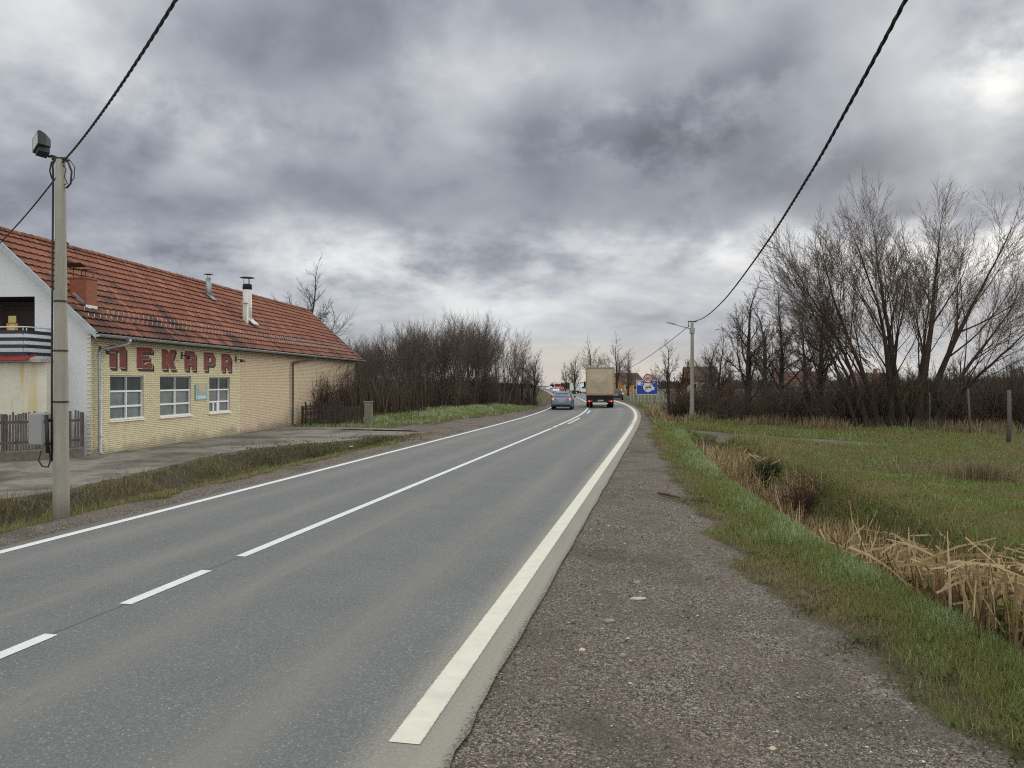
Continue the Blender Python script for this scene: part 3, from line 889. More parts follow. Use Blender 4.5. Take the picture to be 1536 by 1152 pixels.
def build_trees():
    bark, twig = M['bark'], M['twig']
    # ---- the coppice left of the road: slim many-stemmed young trees
    Pc = dict(levels=3, segs=[7, 5, 3, 2], jit=[.05, .09, .13, .16], up=[.035, .06, .07, .05], tip=.30, rmin=.0075, trunk_lev=0, sides=[5, 4, 3, 3],
              nch=[7, 6, 4], start=[.45, .2, .15], ang=[.46, .5, .55], ratio=[.36, .46, .55], rr=[.45, .55, .6], fall=.35)
    protos = []
    grp = 'coppice trees left of the road'
    kinds = ['slim bare coppice tree in the thicket left of the road']
    for k in range(6):
        rnd = random.Random(100 + k)
        st = []
        for j in range(rnd.choice([4, 5, 5, 6])):
            a = rnd.uniform(0, 6.28); t = rnd.uniform(.05, .42)
            st.append(((math.cos(a) * .25, math.sin(a) * .25), (math.cos(a) * t, math.sin(a) * t, 1), rnd.uniform(4.6, 5.7), rnd.uniform(.03, .052)))
        protos.append(make_tree('coppice_tree', rnd, st, Pc, M['coppice_bark'], twig, (kinds[0], 'tree', grp)))
    rnd = random.Random(55)
    spots = []
    tries = 0
    while len(spots) < 78 and tries < 4000:
        tries += 1
        y = 55 + 28 * rnd.random() ** 1.15
        x = rnd.uniform(-19, float(road_x(y)) - float(np.interp(y, [55, 62, 68, 75], [12.5, 9.8, 7.2, 5.6])))
        if all((x - a)**2 + (y - b)**2 > 1.1 for a, b in spots): spots.append((x, y))
    prof_x = [500, 540, 570, 600, 640, 700, 745, 770, 800, 820, 835]
    prof_h = [503, 505, 498, 482, 473, 469, 477, 498, 522, 545, 562]
    used = set()
    for i, (x, y) in enumerate(spots):
        k = i % 6
        o = protos[k] if k not in used else copy_tree(protos[k])
        used.add(k)
        px = 768 + F_PX * x / y
        hh = H_CAM + (HZ - np.interp(px, prof_x, prof_h)) / F_PX * y - gz(x, y)
        sc = max(.45, hh / 7.6) * rnd.uniform(.80, 1.05)
        o.location = (x, y, gz(x, y)); o.rotation_euler = (0, 0, rnd.uniform(0, 6.28)); o.scale = (sc * rnd.uniform(1.0, 1.3), sc * 1.1, sc)
    # ---- taller bare tree, general purpose
    Pt = dict(levels=4, segs=[7, 6, 4, 3, 2], jit=[.04, .10, .15, .18, .2], up=[.03, .05, .05, .04, .02], tip=.35, rmin=.010, trunk_lev=1, sides=[8, 5, 4, 3, 3],
              nch=[11, 8, 6, 4], start=[.22, .22, .2, .15], ang=[.70, .58, .6, .6], ratio=[.58, .50, .48, .52], rr=[.45, .5, .55, .6], fall=.45)
    def tall(seed, H, r, P=Pt, lean=(0, 0), **kw):
        rd = random.Random(seed)
        return make_tree('bare_tree', rd, [((0, 0), (lean[0], lean[1], 1), H * .60, r)], dict(P, **kw), bark, twig, ('', '', None))
    def put(o, px, y, label, group=None, cat='tree', sc=1.0, rz=0.0):
        x = (px - 768) / F_PX * y
        o.location = (x, y, gz(x, y)); o.scale = (sc,) * 3; o.rotation_euler = (0, 0, rz)
        for key, v in (('label', label), ('category', cat)): o[key] = v
        if group: o['group'] = group
        elif 'group' in o: del o['group']
        return o
    A = put(tall(1, 9.0, .25), 1122, 49, 'upright dark bare tree standing right of the street lamp pole', rz=.4)
    B = put(tall(2, 8.6, .21), 1172, 50, 'thin bare tree between the upright dark tree and the big willow', rz=1.4)
    put(copy_tree(B), 1082, 52, 'small bare tree just behind the street lamp pole', sc=.70, rz=3.0)
    put(copy_tree(A), 1148, 56, 'bare tree deeper in the belt, seen through the gap beside the upright dark tree', sc=.95, rz=4.2)
    put(copy_tree(B), 1204, 57, 'bare tree deeper in the belt, just left of the leaning stems', sc=1.0, rz=5.4)
    put(copy_tree(A), 1066, 60, 'low wide bare tree behind the brown leaved tree by the lamp pole', sc=.66, rz=1.0)
    for q_, (px_, y_, s_) in enumerate(((1440, 52, .55), (1478, 55, .48), (1512, 50, .50), (1545, 52, .6))):
        put(copy_tree(B if q_ % 2 else A), px_, y_, 'scrubby bare tree in the hedge right of the big willow', 'scrubby trees right of the willow', sc=s_, rz=q_ * 1.7)
    put(copy_tree(A), 1232, 47, 'bare tree with leaning stems left of the big willow', sc=1.0, rz=2.2)
    put(tall(9, 6.6, .16, nch=[8, 6, 4, 3]), 1004, 62, 'bare tree with twiggy crown behind the blue board', rz=2.0)
    rd = random.Random(31)
    oak = make_tree('leafy_tree', rd, [((0, 0), (.05, 0, 1), 2.4, .10)], dict(Pt, levels=3, nch=[9, 7, 5]), bark, twig,
                    ('low tree still holding rust brown leaves beside the lamp pole', 'tree', None), (M['rust_leaf'], 2600, .06, .8, 4.6))
    put(oak, 1024, 57, 'low tree still holding rust brown leaves beside the lamp pole', sc=1.05)
    put(copy_tree(oak), 1096, 51, 'shorter tree with brown leaves under the upright dark tree', sc=.72, rz=2)
    # far trees
    C = tall(4, 12.5, .26)
    put(C, 459, 92, 'bare tree showing above the far end of the bakery roof', rz=.3, sc=1.3)
    put(copy_tree(A), 398, 96, 'bare tree top peeping over the ridge beside the white flue', sc=1.28, rz=2.5)
    put(copy_tree(C), 888, 165, 'tall spreading bare tree rising behind the beige lorry', sc=1.0, rz=1.8)
    put(copy_tree(A), 862, 170, 'shorter bare tree left of the beige lorry', sc=1.05, rz=.9)
    put(copy_tree(C), 925, 140, 'bare tree right of the beige lorry by the brown house', sc=.9, rz=4.0)
    put(copy_tree(B), 942, 150, 'slender bare tree between the lorry and the speed limit sign', sc=1.0, rz=5.0)
    put(copy_tree(B), 848, 230, 'dark bare tree standing over the far lorry', sc=1.05, rz=.2)
    put(copy_tree(A), 802, 77, 'bare tree at the right end of the thicket, leaning over the bend', sc=.62, rz=1.1)
    put(copy_tree(B), 785, 75, 'thin bare tree last but one in the thicket by the bend', sc=.62, rz=2.9)
    rd = random.Random(77)
    for i in range(26):
        y = rd.uniform(90, 175); x = float(road_x(y)) - rd.uniform(11, 34)
        o = copy_tree(rd.choice([A, B])); s = rd.uniform(.42, .62)
        put(o, 768 + F_PX * x / y, y, 'bare tree in the strip of wood beyond the thicket, left of the road', 'trees in the wood left of the road beyond the bend', sc=s, rz=rd.uniform(0, 6))
    for i in range(30):
        y = rd.uniform(175, 420); x = float(road_x(y)) + rd.uniform(9, 70)
        o = copy_tree(rd.choice([A, B, C])); s = rd.uniform(.6, 1.0)
        put(o, 768 + F_PX * x / y, y, 'dark bare tree in the far row along the right of the road', 'trees right of the road in the distance', sc=s, rz=rd.uniform(0, 6))
    for i in range(44):
        y = rd.uniform(66, 118); x = rd.uniform(.24, .68) * y
        o = copy_tree(rd.choice([A, B])); s = rd.uniform(.30, .5)
        put(o, 768 + F_PX * x / y, y, 'small bare tree behind the hedge across the meadow', 'small trees behind the hedge', sc=s * 1.15, rz=rd.uniform(0, 6))
    # ---- the big willow: old pollard with many long fanning stems
    rw = random.Random(8)
    Pw = dict(levels=4, segs=[8, 7, 6, 5, 3], jit=[.04, .05, .06, .07, .08], up=[.012, .022, .03, .035, .03], tip=.30, rmin=.0076, trunk_lev=1, sides=[8, 5, 3, 3, 3],
              nch=[7, 7, 6, 5], start=[.36, .30, .2, .15], ang=[.44, .46, .48, .50], ratio=[.60, .54, .52, .48], rr=[.42, .45, .5, .6], fall=.18, flare=1.6, out=.085)
    stems = []
    for (ox, oy, dx, dy, L, r) in ((.9, 0, .12, .05, 6.7, .25), (1.2, .3, .27, -.05, 6.6, .21), (1.4, -.2, .52, .1, 5.6, .15), (.3, .4, .0, .1, 5.6, .22),
                                   (-.5, .1, -.10, -.1, 5.1, .19), (-1.1, .2, -.24, .1, 5.0, .17), (-1.8, -.1, -.38, .0, 5.0, .14), (-.9, -.5, -.18, -.4, 4.4, .12),
                                   (1.1, .7, .2, .35, 5.6, .15), (-2.2, .3, -.52, .15, 4.7, .11), (1.5, -.5, .40, -.4, 4.8, .12), (-1.5, .5, -.3, .4, 4.7, .12)):
        stems.append(((ox, oy), (dx * (1.12 if dx > 0 else .62), dy, 1), L * (1.22 if dx > 0 else 1.36), r * 1.05))
    wl = make_tree('willow_tree', rw, stems, Pw, bark, M['willow_twig'], ('big old willow with many fanning bare stems at the meadow edge', 'tree', None))
    put(wl, 1352, 41.5, 'big old willow with many fanning bare stems at the meadow edge')
    # tangle of dead vines in the willow's foot and a hanging dead limb
    rg = np.random.default_rng(23)
    n = 900
    x0, y0, _ = wl.location
    X = x0 + rg.normal(.2, 2.3, n); Y = y0 + rg.normal(-.5, .7, n)
    Zt = gz(x0, y0) + rg.uniform(.6, 2.6, n)
    L = rg.uniform(.6, 1.9, n)
    blades('vine_tangle', np.stack([X, Y, Zt], -1), L, rg.uniform(.012, .022, n), M['vine'], rg, 1.9, None, None, .8)
    mb = MB()
    lx = (1292 - 768) / F_PX * 40
    for k in range(24):
        p = Vector((lx + .7, 40.6, 3.3)); d = Vector((-.62, -.1, .78 + rw.gauss(0, .34))).normalized()
        pts = [p + Vector((rw.gauss(0, .3), rw.gauss(0, .2), rw.gauss(0, .35)))]
        for q in range(6):
            d = (d + Vector((rw.gauss(0, .10), rw.gauss(0, .10), -.03 + rw.gauss(0, .16)))).normalized()
            pts.append(pts[-1] + d * rw.uniform(.4, .75))
        mb.tube(pts, [rw.uniform(.010, .026) * (1 - i / 8) for i in range(7)], 3, 0, False)
    o = mb.build('broken_limb', M['dead_limb'], wl)
    o.matrix_parent_inverse = Matrix.Translation(-Vector(wl.location))
    # far wood closing the horizon
    n = 26000
    az = rg.uniform(-.62, .62, n); D = rg.uniform(430, 900, n)
    X = np.sin(az) * D; Y = np.cos(az) * D
    k = np.abs(lat(X, Y)) > 9
    X, Y, D = X[k], Y[k], D[k]; n = len(X)
    Hm = 5.8 + 4.5 * vnoise(X, Y, 60, 3) + 3 * vnoise(X, Y, 17, 4)
    side = sstep(-40, -5, X) * sstep(140, 30, X)
    H = np.maximum(1.0, Hm * rg.uniform(.5, 1, n) * (1 - .35 * side))
    blades('far_woods', np.stack([X, Y, ground(X, Y) - .1], -1), H, rg.uniform(.7, 2.0, n), M['far_wood'], rg, .12, rg.uniform(0, 1, n))
# ------------------------------------------------------------------ the bakery: local x along the front wall (away), y inwards, z up
BK = (-12.96, 23.8); BK_A = math.atan2(.9962, .0876)
L_B, W_B, EAVE, SL = 28.0, 6.6, 3.75, .90
OV = .45
def roof_z(y): return EAVE + SL * (y + OV) if y <= W_B / 2 else EAVE + SL * (W_B + OV - y)

def mat_brick(name, cols, mortar, bw=.25, bh=.066):
    m, nt, bs = base_mat(name, .8, 0, .3)
    oc = coords(nt)
    sx = nd(nt, 'ShaderNodeSeparateXYZ', {0: oc})
    v = nd(nt, 'ShaderNodeCombineXYZ', {0: math_(nt, 'ADD', sx.outputs[0], sx.outputs[1]), 1: sx.outputs[2], 2: 0.0}).outputs[0]
    def bt(c1, c2, mo):
        n = nd(nt, 'ShaderNodeTexBrick', {'Vector': v, 'Color1': c4(c1), 'Color2': c4(c2), 'Mortar': c4(mo), 'Scale': 1.0, 'Mortar Size': .0062,
               'Mortar Smooth': .25, 'Bias': 0.0, 'Brick Width': bw, 'Row Height': bh})
        n.offset = .5
        return n
    b = bt(cols[0], cols[1], mortar)
    n1 = noise_(nt, oc, 1.1, 5, .6); n2 = noise_(nt, oc, 22, 3, .6)
    c = mixc(nt, smooth_(nt, n2, .35, .75, 0, .30), b.outputs[0], [q * .72 for q in cols[0]])
    c = mixc(nt, smooth_(nt, n1, .5, .75, 0, .25), c, [q * .80 for q in cols[1]])
    # splash dirt close to the ground, with a ragged upper edge
    e = math_(nt, 'ADD', sx.outputs[2], math_(nt, 'MULTIPLY', math_(nt, 'SUBTRACT', n1, .5), 1.1))
    c = mixc(nt, smooth_(nt, e, .42, .02, 0, .55), c, (.13, .11, .075))
    nt.links.new(c, bs.inputs['Base Color'])
    bump_(nt, bs, math_(nt, 'SUBTRACT', 1.0, b.outputs['Fac']), .6, .012)
    return m

def mat_tiles():
    m, nt, bs = base_mat('roof_tiles', .85, 0, .25)
    uv = coords(nt, 'UV'); oc = coords(nt)
    fl = nd(nt, 'ShaderNodeVectorMath', {0: uv}, operation='FLOOR').outputs[0]
    wn = nd(nt, 'ShaderNodeTexWhiteNoise', {'Vector': fl}).outputs[0]
    c = ramp(nt, wn, [(0, (.165, .062, .040)), (.35, (.22, .085, .053)), (.75, (.265, .106, .064)), (1, (.33, .145, .092))])
    n1 = noise_(nt, oc, 3.2, 6, .65); n2 = noise_(nt, oc, 45, 3, .6)
    c = mixc(nt, smooth_(nt, n2, .4, .75, 0, .35), c, (.16, .062, .042))
    sx = nd(nt, 'ShaderNodeSeparateXYZ', {0: oc})
    # black lichen: streaks on whole tiles, thickest low on the slope by the chimney and the flues
    sv = nd(nt, 'ShaderNodeVectorMath', {0: oc, 1: (1.0, .55, .55)}, operation='MULTIPLY').outputs[0]
    n3 = noise_(nt, sv, .85, 6, .68, .6)
    low = smooth_(nt, sx.outputs[2], 5.6, 3.8, 0, .13)
    nearc = smooth_(nt, sx.outputs[0], 9.5, 2.0, 0, .10)
    q = math_(nt, 'ADD', math_(nt, 'ADD', n3, low), math_(nt, 'ADD', nearc, math_(nt, 'MULTIPLY', math_(nt, 'SUBTRACT', wn, .5), .16)))
    c = mixc(nt, smooth_(nt, q, .605, .75, 0, .82), c, (.036, .026, .024))
    nt.links.new(c, bs.inputs['Base Color'])
    bump_(nt, bs, n2, .25, .01)
    return m

def mat_glass(name, tint=(.05, .07, .07), rough=.08, spec=.6):
    m, nt, bs = base_mat(name, rough, 0, spec)
    oc = coords(nt)
    n = noise_(nt, oc, 1.3, 3, .5)
    c = ramp(nt, n, [(.3, [q * .7 for q in tint]), (.7, [q * 1.35 for q in tint])])
    nt.links.new(c, bs.inputs['Base Color'])
    return m

def wall_holes(mb, x0, x1, z0, z1, holes, y, depth, m=0, rev=0):
    """front face at y with openings; reveals go in to y+depth"""
    xs = sorted({x0, x1, *[h[0] for h in holes], *[h[1] for h in holes]})
    zs = sorted({z0, z1, *[h[2] for h in holes], *[h[3] for h in holes]})
    for a, b in zip(xs, xs[1:]):
        for c, d in zip(zs, zs[1:]):
            if any(h[0] <= a and b <= h[1] and h[2] <= c and d <= h[3] for h in holes): continue
            mb.face([(a, y, c), (b, y, c), (b, y, d), (a, y, d)], m)
    for a, b, c, d in holes:
        e = y + depth
        mb.face([(a, y, c), (a, e, c), (a, e, d), (a, y, d)], rev)
        mb.face([(b, y, c), (b, y, d), (b, e, d), (b, e, c)], rev)
        mb.face([(a, y, d), (a, e, d), (b, e, d), (b, y, d)], rev)
        mb.face([(a, y, c), (b, y, c), (b, e, c), (a, e, c)], rev)

def stroke(pts, w): return pts
# letters as polygons in a unit box (x 0..1, y 0..1); each entry: list of (outline, holes handled by splitting into quads)
def letter_shapes(ch):
    t = .36
    if ch == 'P_':   # П
        return [[(0,0),(t,0),(t,1),(0,1)], [(1-t,0),(1,0),(1,.93),(.93,1),(1-t,1)], [(t,.82),(1-t,.82),(1-t,1),(t,1)]]
    if ch == 'E':
        return [[(0,0),(t,0),(t,1),(0,1)], [(t,0),(1,0),(1,.27),(.62,.27),(.62,.2),(t,.2)], [(t,.42),(.80,.42),(.80,.62),(t,.62)], [(t,.80),(1,.80),(1,1),(t,1)]]
    if ch == 'K':
        return [[(0,0),(t,0),(t,1),(0,1)], [(t,.40),(.60,0),(1,0),(.74,.52),(t,.62)], [(t,.62),(.74,.52),(.98,1),(.62,1)]]
    if ch == 'A':
        return [[(0,0),(t,0),(t,.80),(.42,1),(.06,1),(0,.90)], [(1-t,0),(1,0),(1,.84),(.88,1),(.42,1),(1-t,.80)], [(t,.80),(1-t,.80),(.42,1)],
                [(t,.30),(1-t,.30),(1-t,.52),(t,.52)]]
    if ch == 'R':    # Р
        return [[(0,0),(t,0),(t,1),(0,1)], [(t,.84),(.70,.84),(.88,1),(t,1)], [(.70,.84),(.70,.50),(1,.42),(1,.88),(.88,1)], [(t,.30),(.86,.30),(1,.42),(.70,.50),(t,.50)]]
    return []

def build_bakery():
    bx, by = BK
    root = empty('bakery', (bx, by, 0), BK_A, 'long bakery with red tiled roof and yellow brick front left of the road', 'building')
    # ---- walls
    wins = [(.974, 2.9, 1.06, 2.52), (3.93, 6.17, 1.04, 2.53), (7.63, 9.49, 1.04, 2.51)]
    mb = MB()
    wall_holes(mb, 0, 10.5, -.15, 3.95, wins, 0, .14)
    for i, z in enumerate(np.arange(-.1, 3.85, .132)):     # toothed corner bricks lapping onto the plastered gable
        mb.box((-.006, .045, z + .03), (.014, .13, .055), 0)
    mb.face([(-.0005, 0, -.15), (-.0005, .002, -.15), (-.0005, .002, 3.9), (-.0005, 0, 3.9)])
    tag(mb.build('front_wall', M['brick_yellow'], root), 'yellow brick wall with three windows')
    mb = MB()
    mb.face([(10.5, 0, -.15), (L_B, 0, -.15), (L_B, 0, 3.95), (10.5, 0, 3.95)])
    mb.face([(L_B, 0, -.15), (L_B, W_B, -.15), (L_B, W_B, 3.95), (L_B, 0, 3.95)])
    mb.face([(L_B, 0, 3.95), (L_B, W_B, 3.95), (L_B, W_B / 2, roof_z(W_B / 2) - .1)])
    tag(mb.build('front_wall', M['brick_buff'], root), 'buff brick wall without windows')
    # gable with loggia
    mb = MB()
    ly0, ly1, lz0, lz1 = 1.83, 4.8, 3.84, 4.95
    def top(y): return roof_z(y) - .14
    ycol = [.0, ly0, W_B / 2, ly1, W_B]
    for a, b in zip(ycol, ycol[1:]):
        if a >= ly0 and b <= ly1:
            mb.face([(0, a, -.15), (0, b, -.15), (0, b, lz0), (0, a, lz0)])
            mb.face([(0, a, lz1), (0, b, lz1), (0, b, top(b)), (0, a, top(a))])
        else:
            mb.face([(0, a, -.15), (0, b, -.15), (0, b, top(b)), (0, a, top(a))])
    mb.face([(0, W_B, -.15), (L_B, W_B, -.15), (L_B, W_B, 3.95), (0, W_B, 3.95)])
    tag(mb.build('gable_wall', M['plaster'], root))
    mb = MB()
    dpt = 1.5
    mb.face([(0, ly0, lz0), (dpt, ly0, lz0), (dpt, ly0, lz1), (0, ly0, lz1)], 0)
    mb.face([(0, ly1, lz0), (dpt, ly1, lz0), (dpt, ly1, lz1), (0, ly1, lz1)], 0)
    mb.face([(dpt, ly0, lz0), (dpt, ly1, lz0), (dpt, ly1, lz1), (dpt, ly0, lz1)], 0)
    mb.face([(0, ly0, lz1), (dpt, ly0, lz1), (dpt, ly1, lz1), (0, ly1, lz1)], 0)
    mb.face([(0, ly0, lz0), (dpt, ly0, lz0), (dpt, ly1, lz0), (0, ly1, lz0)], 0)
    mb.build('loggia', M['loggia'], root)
    mb = MB(); mb.box((dpt - .04, 3.3, 3.88), (.06, 1.5, 1.9), bev=.01); mb.box((dpt - .085, 3.3, 3.88), (.03, 1.2, 1.6), bev=.01)
    dr = mb.build('balcony_door', M['dark_wood'], root)
    mb = MB(); mb.box((.62, 3.05, 4.30), (.02, .26, .22), 0); mb.box((.62, 3.05, 4.02), (.02, .38, .30), 1); mb.disc((.605, 3.05, 4.03), .12, 'x', 16, 0, .012)
    mb.tube([(.63, 3.05, 4.38), (.63, 3.05, 4.95)], .008, 4, 2)
    tag(mb.build('hanging_board', [M['cream_board'], M['orange_board'], M['dark_metal']], root), 'small orange and yellow board hanging in the loggia')
    # ---- windows
    for wi, (a, b, c, d) in enumerate(wins):
        fr = MB(); y0 = .075
        f = .055
        up = MB()
        zt = c + (d - c) * .66; zm = c + (d - c) * .30; xm = (a + b) / 2
        # upper row: grey frame; lower rows: white
        def bar(m, x0, x1, z0, z1, yy=y0, dp=.06): m.box(((x0+x1)/2, yy, (z0+z1)/2), (x1-x0, dp, z1-z0), 0, bev=.006)
        bar(up, a, b, d - f, d); bar(up, a, a + f, zt, d - f); bar(up, b - f, b, zt, d - f); bar(up, xm - f*.6, xm + f*.6, zt, d - f)
        bar(fr, a, b, zt - f * 1.1, zt, y0 - .004); bar(fr, a, b, zm - f * .6, zm + f * .6, y0 - .004); bar(fr, a - .02, b + .02, c - .03, c + f, y0 - .02, .10)
        bar(fr, a, a + f, c + f, zm - f*.6); bar(fr, a, a + f, zm + f*.6, zt - f*1.1); bar(fr, b - f, b, c + f, zm - f*.6); bar(fr, b - f, b, zm + f*.6, zt - f*1.1)
        bar(fr, xm - f*.6, xm + f*.6, c + f, zm - f*.6); bar(fr, xm - f*.6, xm + f*.6, zm + f*.6, zt - f*1.1)
        if wi == 2:
            bar(fr, a + .42, a + .50, c + f, zm - f*.6); bar(fr, xm - .16, xm - f*.6, c + f, zm - f*.6)
        w = fr.build('window', M['white_paint'], root)
        up.build('frame', M['grey_frame'], w)
        p = MB(); p.face([(a, .10, c), (b, .10, c), (b, .10, zt - .02), (a, .10, zt - .02)], 0); p.face([(a, .10, zt - .02), (b, .10, zt - .02), (b, .10, d), (a, .10, d)], 1)
        p.build('pane', [M['glass_frosted'], M['glass_shop']], w)
        # frosted film / curtain behind the lower panes, dim room behind
        q = MB(); q.face([(a, .139, c), (b, .139, c), (b, .139, d), (a, .139, d)])
        s = MB(); s.box(((a+b)/2, -.02, c - .045), (b - a + .08, .10, .03), bev=.005); s.build('sill', M['white_paint'], w)
    # ---- painted letters
    spans = [('P_', .94, 1.80), ('E', 2.47, 3.42), ('K', 4.05, 5.0), ('A', 5.65, 6.5), ('R', 7.17, 8.05), ('A', 8.69, 9.58)]
    zl, zh = 2.77, 3.49
    for ch, a, b in spans:
        face, shade, edge = MB(), MB(), MB()
        for poly in letter_shapes(ch):
            P = [(a + (b - a) * x, zl + (zh - zl) * y) for x, y in poly]
            face.prism(P, 'y', -.009, -.006)
            E = []
            cx = sum(p[0] for p in P) / len(P); cz = sum(p[1] for p in P) / len(P)
            for x, z in P:
                l = math.hypot(x - cx, z - cz); k = 1 + .022 / max(l, .05)
                E.append((cx + (x - cx) * k, cz + (z - cz) * k))
            edge.prism(E, 'y', -.006, -.004)
            n = len(P)
            S = [(x + .13, z - .11) for x, z in P]
            shade.prism(S, 'y', -.004, -.002)
            for i in range(n):
                j = (i + 1) % n
                shade.face([(P[i][0], -.0035, P[i][1]), (P[j][0], -.0035, P[j][1]), (S[j][0], -.0035, S[j][1]), (S[i][0], -.0035, S[i][1])])
        lt = face.build('letter', M['letter_red'], root)
        edge.build('outline', M['letter_edge'], lt)
        shade.build('drop_shade', M['letter_black'], lt)
    # ---- small lamps over the letters
    for x in (.45, 5.45, 10.05):
        m = MB(); m.tube([(x, 0, 3.3), (x, -.16, 3.3), (x, -.26, 3.26)], .02, 6); m.box((x, -.02, 3.3), (.09, .04, .26), bev=.01)
        lp = m.build('wall_lamp', M['dark_metal'], root)
        m = MB(); m.box((x + .12, -.27, 3.22), (.34, .13, .11), bev=.03); m.build('lamp_head', M['dark_metal'], lp)
    # ---- roof: stepped courses of pressed tiles
    mb = MB()
    NC = 14; xs = np.arange(-.42, L_B + .43, .075)
    run = W_B / 2 + OV
    for side in (0, 1):
        for c in range(NC):
            y0 = -OV + run * c / NC; y1 = -OV + run * (c + 1) / NC + .05
            for i in range(len(xs) - 1):
                pts = []; uv = []
                for x, (yy, lift) in ((xs[i], (y0, .075)), (xs[i+1], (y0, .075)), (xs[i+1], (y1, .004)), (xs[i], (y1, .004))):
                    wv = .014 * math.sin(2 * math.pi * x / .30)
                    sag = -.05 * math.sin(math.pi * min(1, max(0, (yy + OV) / run))) * (.5 + .5 * math.sin(x * .45 + 1)) 
                    z = EAVE + SL * (yy + OV) + lift + wv + sag
                    Y = yy if side == 0 else W_B - yy
                    pts.append((x, Y, z))
                off = .15 * (c % 2)
                u0 = (xs[i] + off) / .30 + 40; um = math.floor(((xs[i] + xs[i+1]) / 2 + off) / .30 + 40) + .5
                uv = [(um, c + side * 30 + .5)] * 4
                mb.face(pts if side == 0 else pts[::-1], 0, False, uv if side == 0 else uv[::-1])
                # butt edge of the course
                a, b = pts[0], pts[1]
                if side == 0: mb.face([(a[0], a[1] + .085, a[2] - .03), (b[0], b[1] + .085, b[2] - .03), b, a], 0, False, uv)
    roof = mb.build('roof', M['tiles'], root)
    mb = MB()
    rnd = random.Random(4)
    for x in np.arange(-.42, L_B + .2, .36):
        zc = EAVE + SL * run - .02 + rnd.uniform(-.008, .012)
        r0, r1 = .115, .10
        rings = []
        for xx, r in ((x, r0), (x + .39, r1)):
            rings.append([(xx, W_B / 2 + r * 1.1 * math.cos(t), zc + r * math.sin(t) * .95 + .02) for t in np.linspace(-.25, math.pi + .25, 9)])
        mb.loft(rings, 0, False, False, True)
        mb.loft([rings[0], [(p[0], W_B/2 + (p[1]-W_B/2)*.8, zc + (p[2]-zc)*.8) for p in rings[0]]], 0, False, False)
    for p in ((3.2, .08), (3.5, .10)):
        mb.box((p[0], W_B / 2, EAVE + SL * run + .14), (.34, .2, .03), rz=.3, ry=.12)
    for fi in range(len(mb.F)): mb.UV[fi] = [(200.5 + fi // 9, 77.5)] * len(mb.F[fi])
    mb.build('ridge', M['tiles'], roof)
    # deck under tiles, soffit, verge trim
    mb = MB()
    for xx in (-.36, L_B + .36):
        pass
    z0 = EAVE - .035
    mb.face([(-.44, -OV, z0), (L_B + .44, -OV, z0), (L_B + .44, W_B/2, z0 + SL * run), (-.44, W_B/2, z0 + SL * run)])
    mb.face([(-.44, W_B + OV, z0), (L_B + .44, W_B + OV, z0), (L_B + .44, W_B/2, z0 + SL * run), (-.44, W_B/2, z0 + SL * run)])
    mb.face([(-.0, -OV + .02, EAVE - .09), (L_B, -OV + .02, EAVE - .09), (L_B, .0, EAVE - .09), (0, .0, EAVE - .09)])
    mb.build('soffit', M['soffit'], roof)
    for xx in (-.455, L_B + .455):
        mb = MB()
        for sgn in (0, 1):
            ya, yb = (-OV - .02, W_B/2) if sgn == 0 else (W_B + OV + .02, W_B/2)
            za, zb = EAVE - .02, EAVE + SL * run
            mb.face([(xx, ya, za - .13), (xx, yb, zb - .13), (xx, yb, zb + .05), (xx, ya, za + .05)])
            xi = xx + (.10 if xx < 0 else -.10)
            mb.face([(xx, ya, za + .055), (xx, yb, zb + .055), (xi, yb, zb + .06), (xi, ya, za + .06)])
            mb.face([(xx, ya, za - .13), (xx, yb, zb - .13), (xi, yb, zb - .15), (xi, ya, za - .15)])
        mb.build('verge_trim', M['zinc'], roof)
    # gutter and downpipes
    mb = MB()
    rings = []
    for x in (-.47, 7, 14, 21, L_B + .47):
        rings.append([(x, -OV - .075 + .075 * math.cos(t), EAVE - .015 + .075 * math.sin(t)) for t in np.linspace(math.pi, 2 * math.pi, 9)])
    mb.loft(rings, 0, False, False, True)
    mb.loft([[(p[0], p[1], p[2] + .002) for p in r][::-1] for r in rings], 0, False, False, True)
    mb.tube([(-.47, -OV - .15, EAVE - .012), (L_B + .47, -OV - .15, EAVE - .012)], .012, 5)
    mb.face(rings[0]); mb.face(rings[-1])
    mb.build('gutter', M['zinc'], root)
    for x, xo, mt in ((.30, 1.15, M['zinc']), (16.6, 18.6, M['dark_pipe']), (27.85, 28.3, M['dark_pipe'])):
        mb = MB()
        y = -.09
        mb.tube([(xo, -OV - .075, EAVE - .08), (xo, -OV - .075, EAVE - .20), (xo - .06, -OV - .03, EAVE - .25), (x + .10, y - .02, EAVE - .43), (x, y, EAVE - .54), (x, y, .12), (x + .0, y - .10, .04)], .05, 8)
        for z in (.6, 1.7, 2.7): mb.ring((x, y, z), .062, .045, 'z', 12, 0, .035)
        mb.box((xo, -OV - .075, EAVE - .11), (.13, .13, .10), bev=.02)
        mb.build('downpipe', mt, root)
    # snow guards: little metal hooks in two rows low on the slope
    me = MB(); me.box((0, 0, .045), (.02, .012, .10)); me.box((0, .09, .005), (.022, .20, .012), rx=math.atan(SL)); 
    hook0 = me.build('snow_guard', M['zinc'], root)
    k = 0
    spots = []
    for yrow, ph in ((.18, 0), (.42, .15)):
        for i in range(92):
            x = .15 + ph + i * .30
            if yrow > .3 and .55 < x < 1.3: continue
            spots.append((x, yrow))
    spots.sort()
    rest = MB()
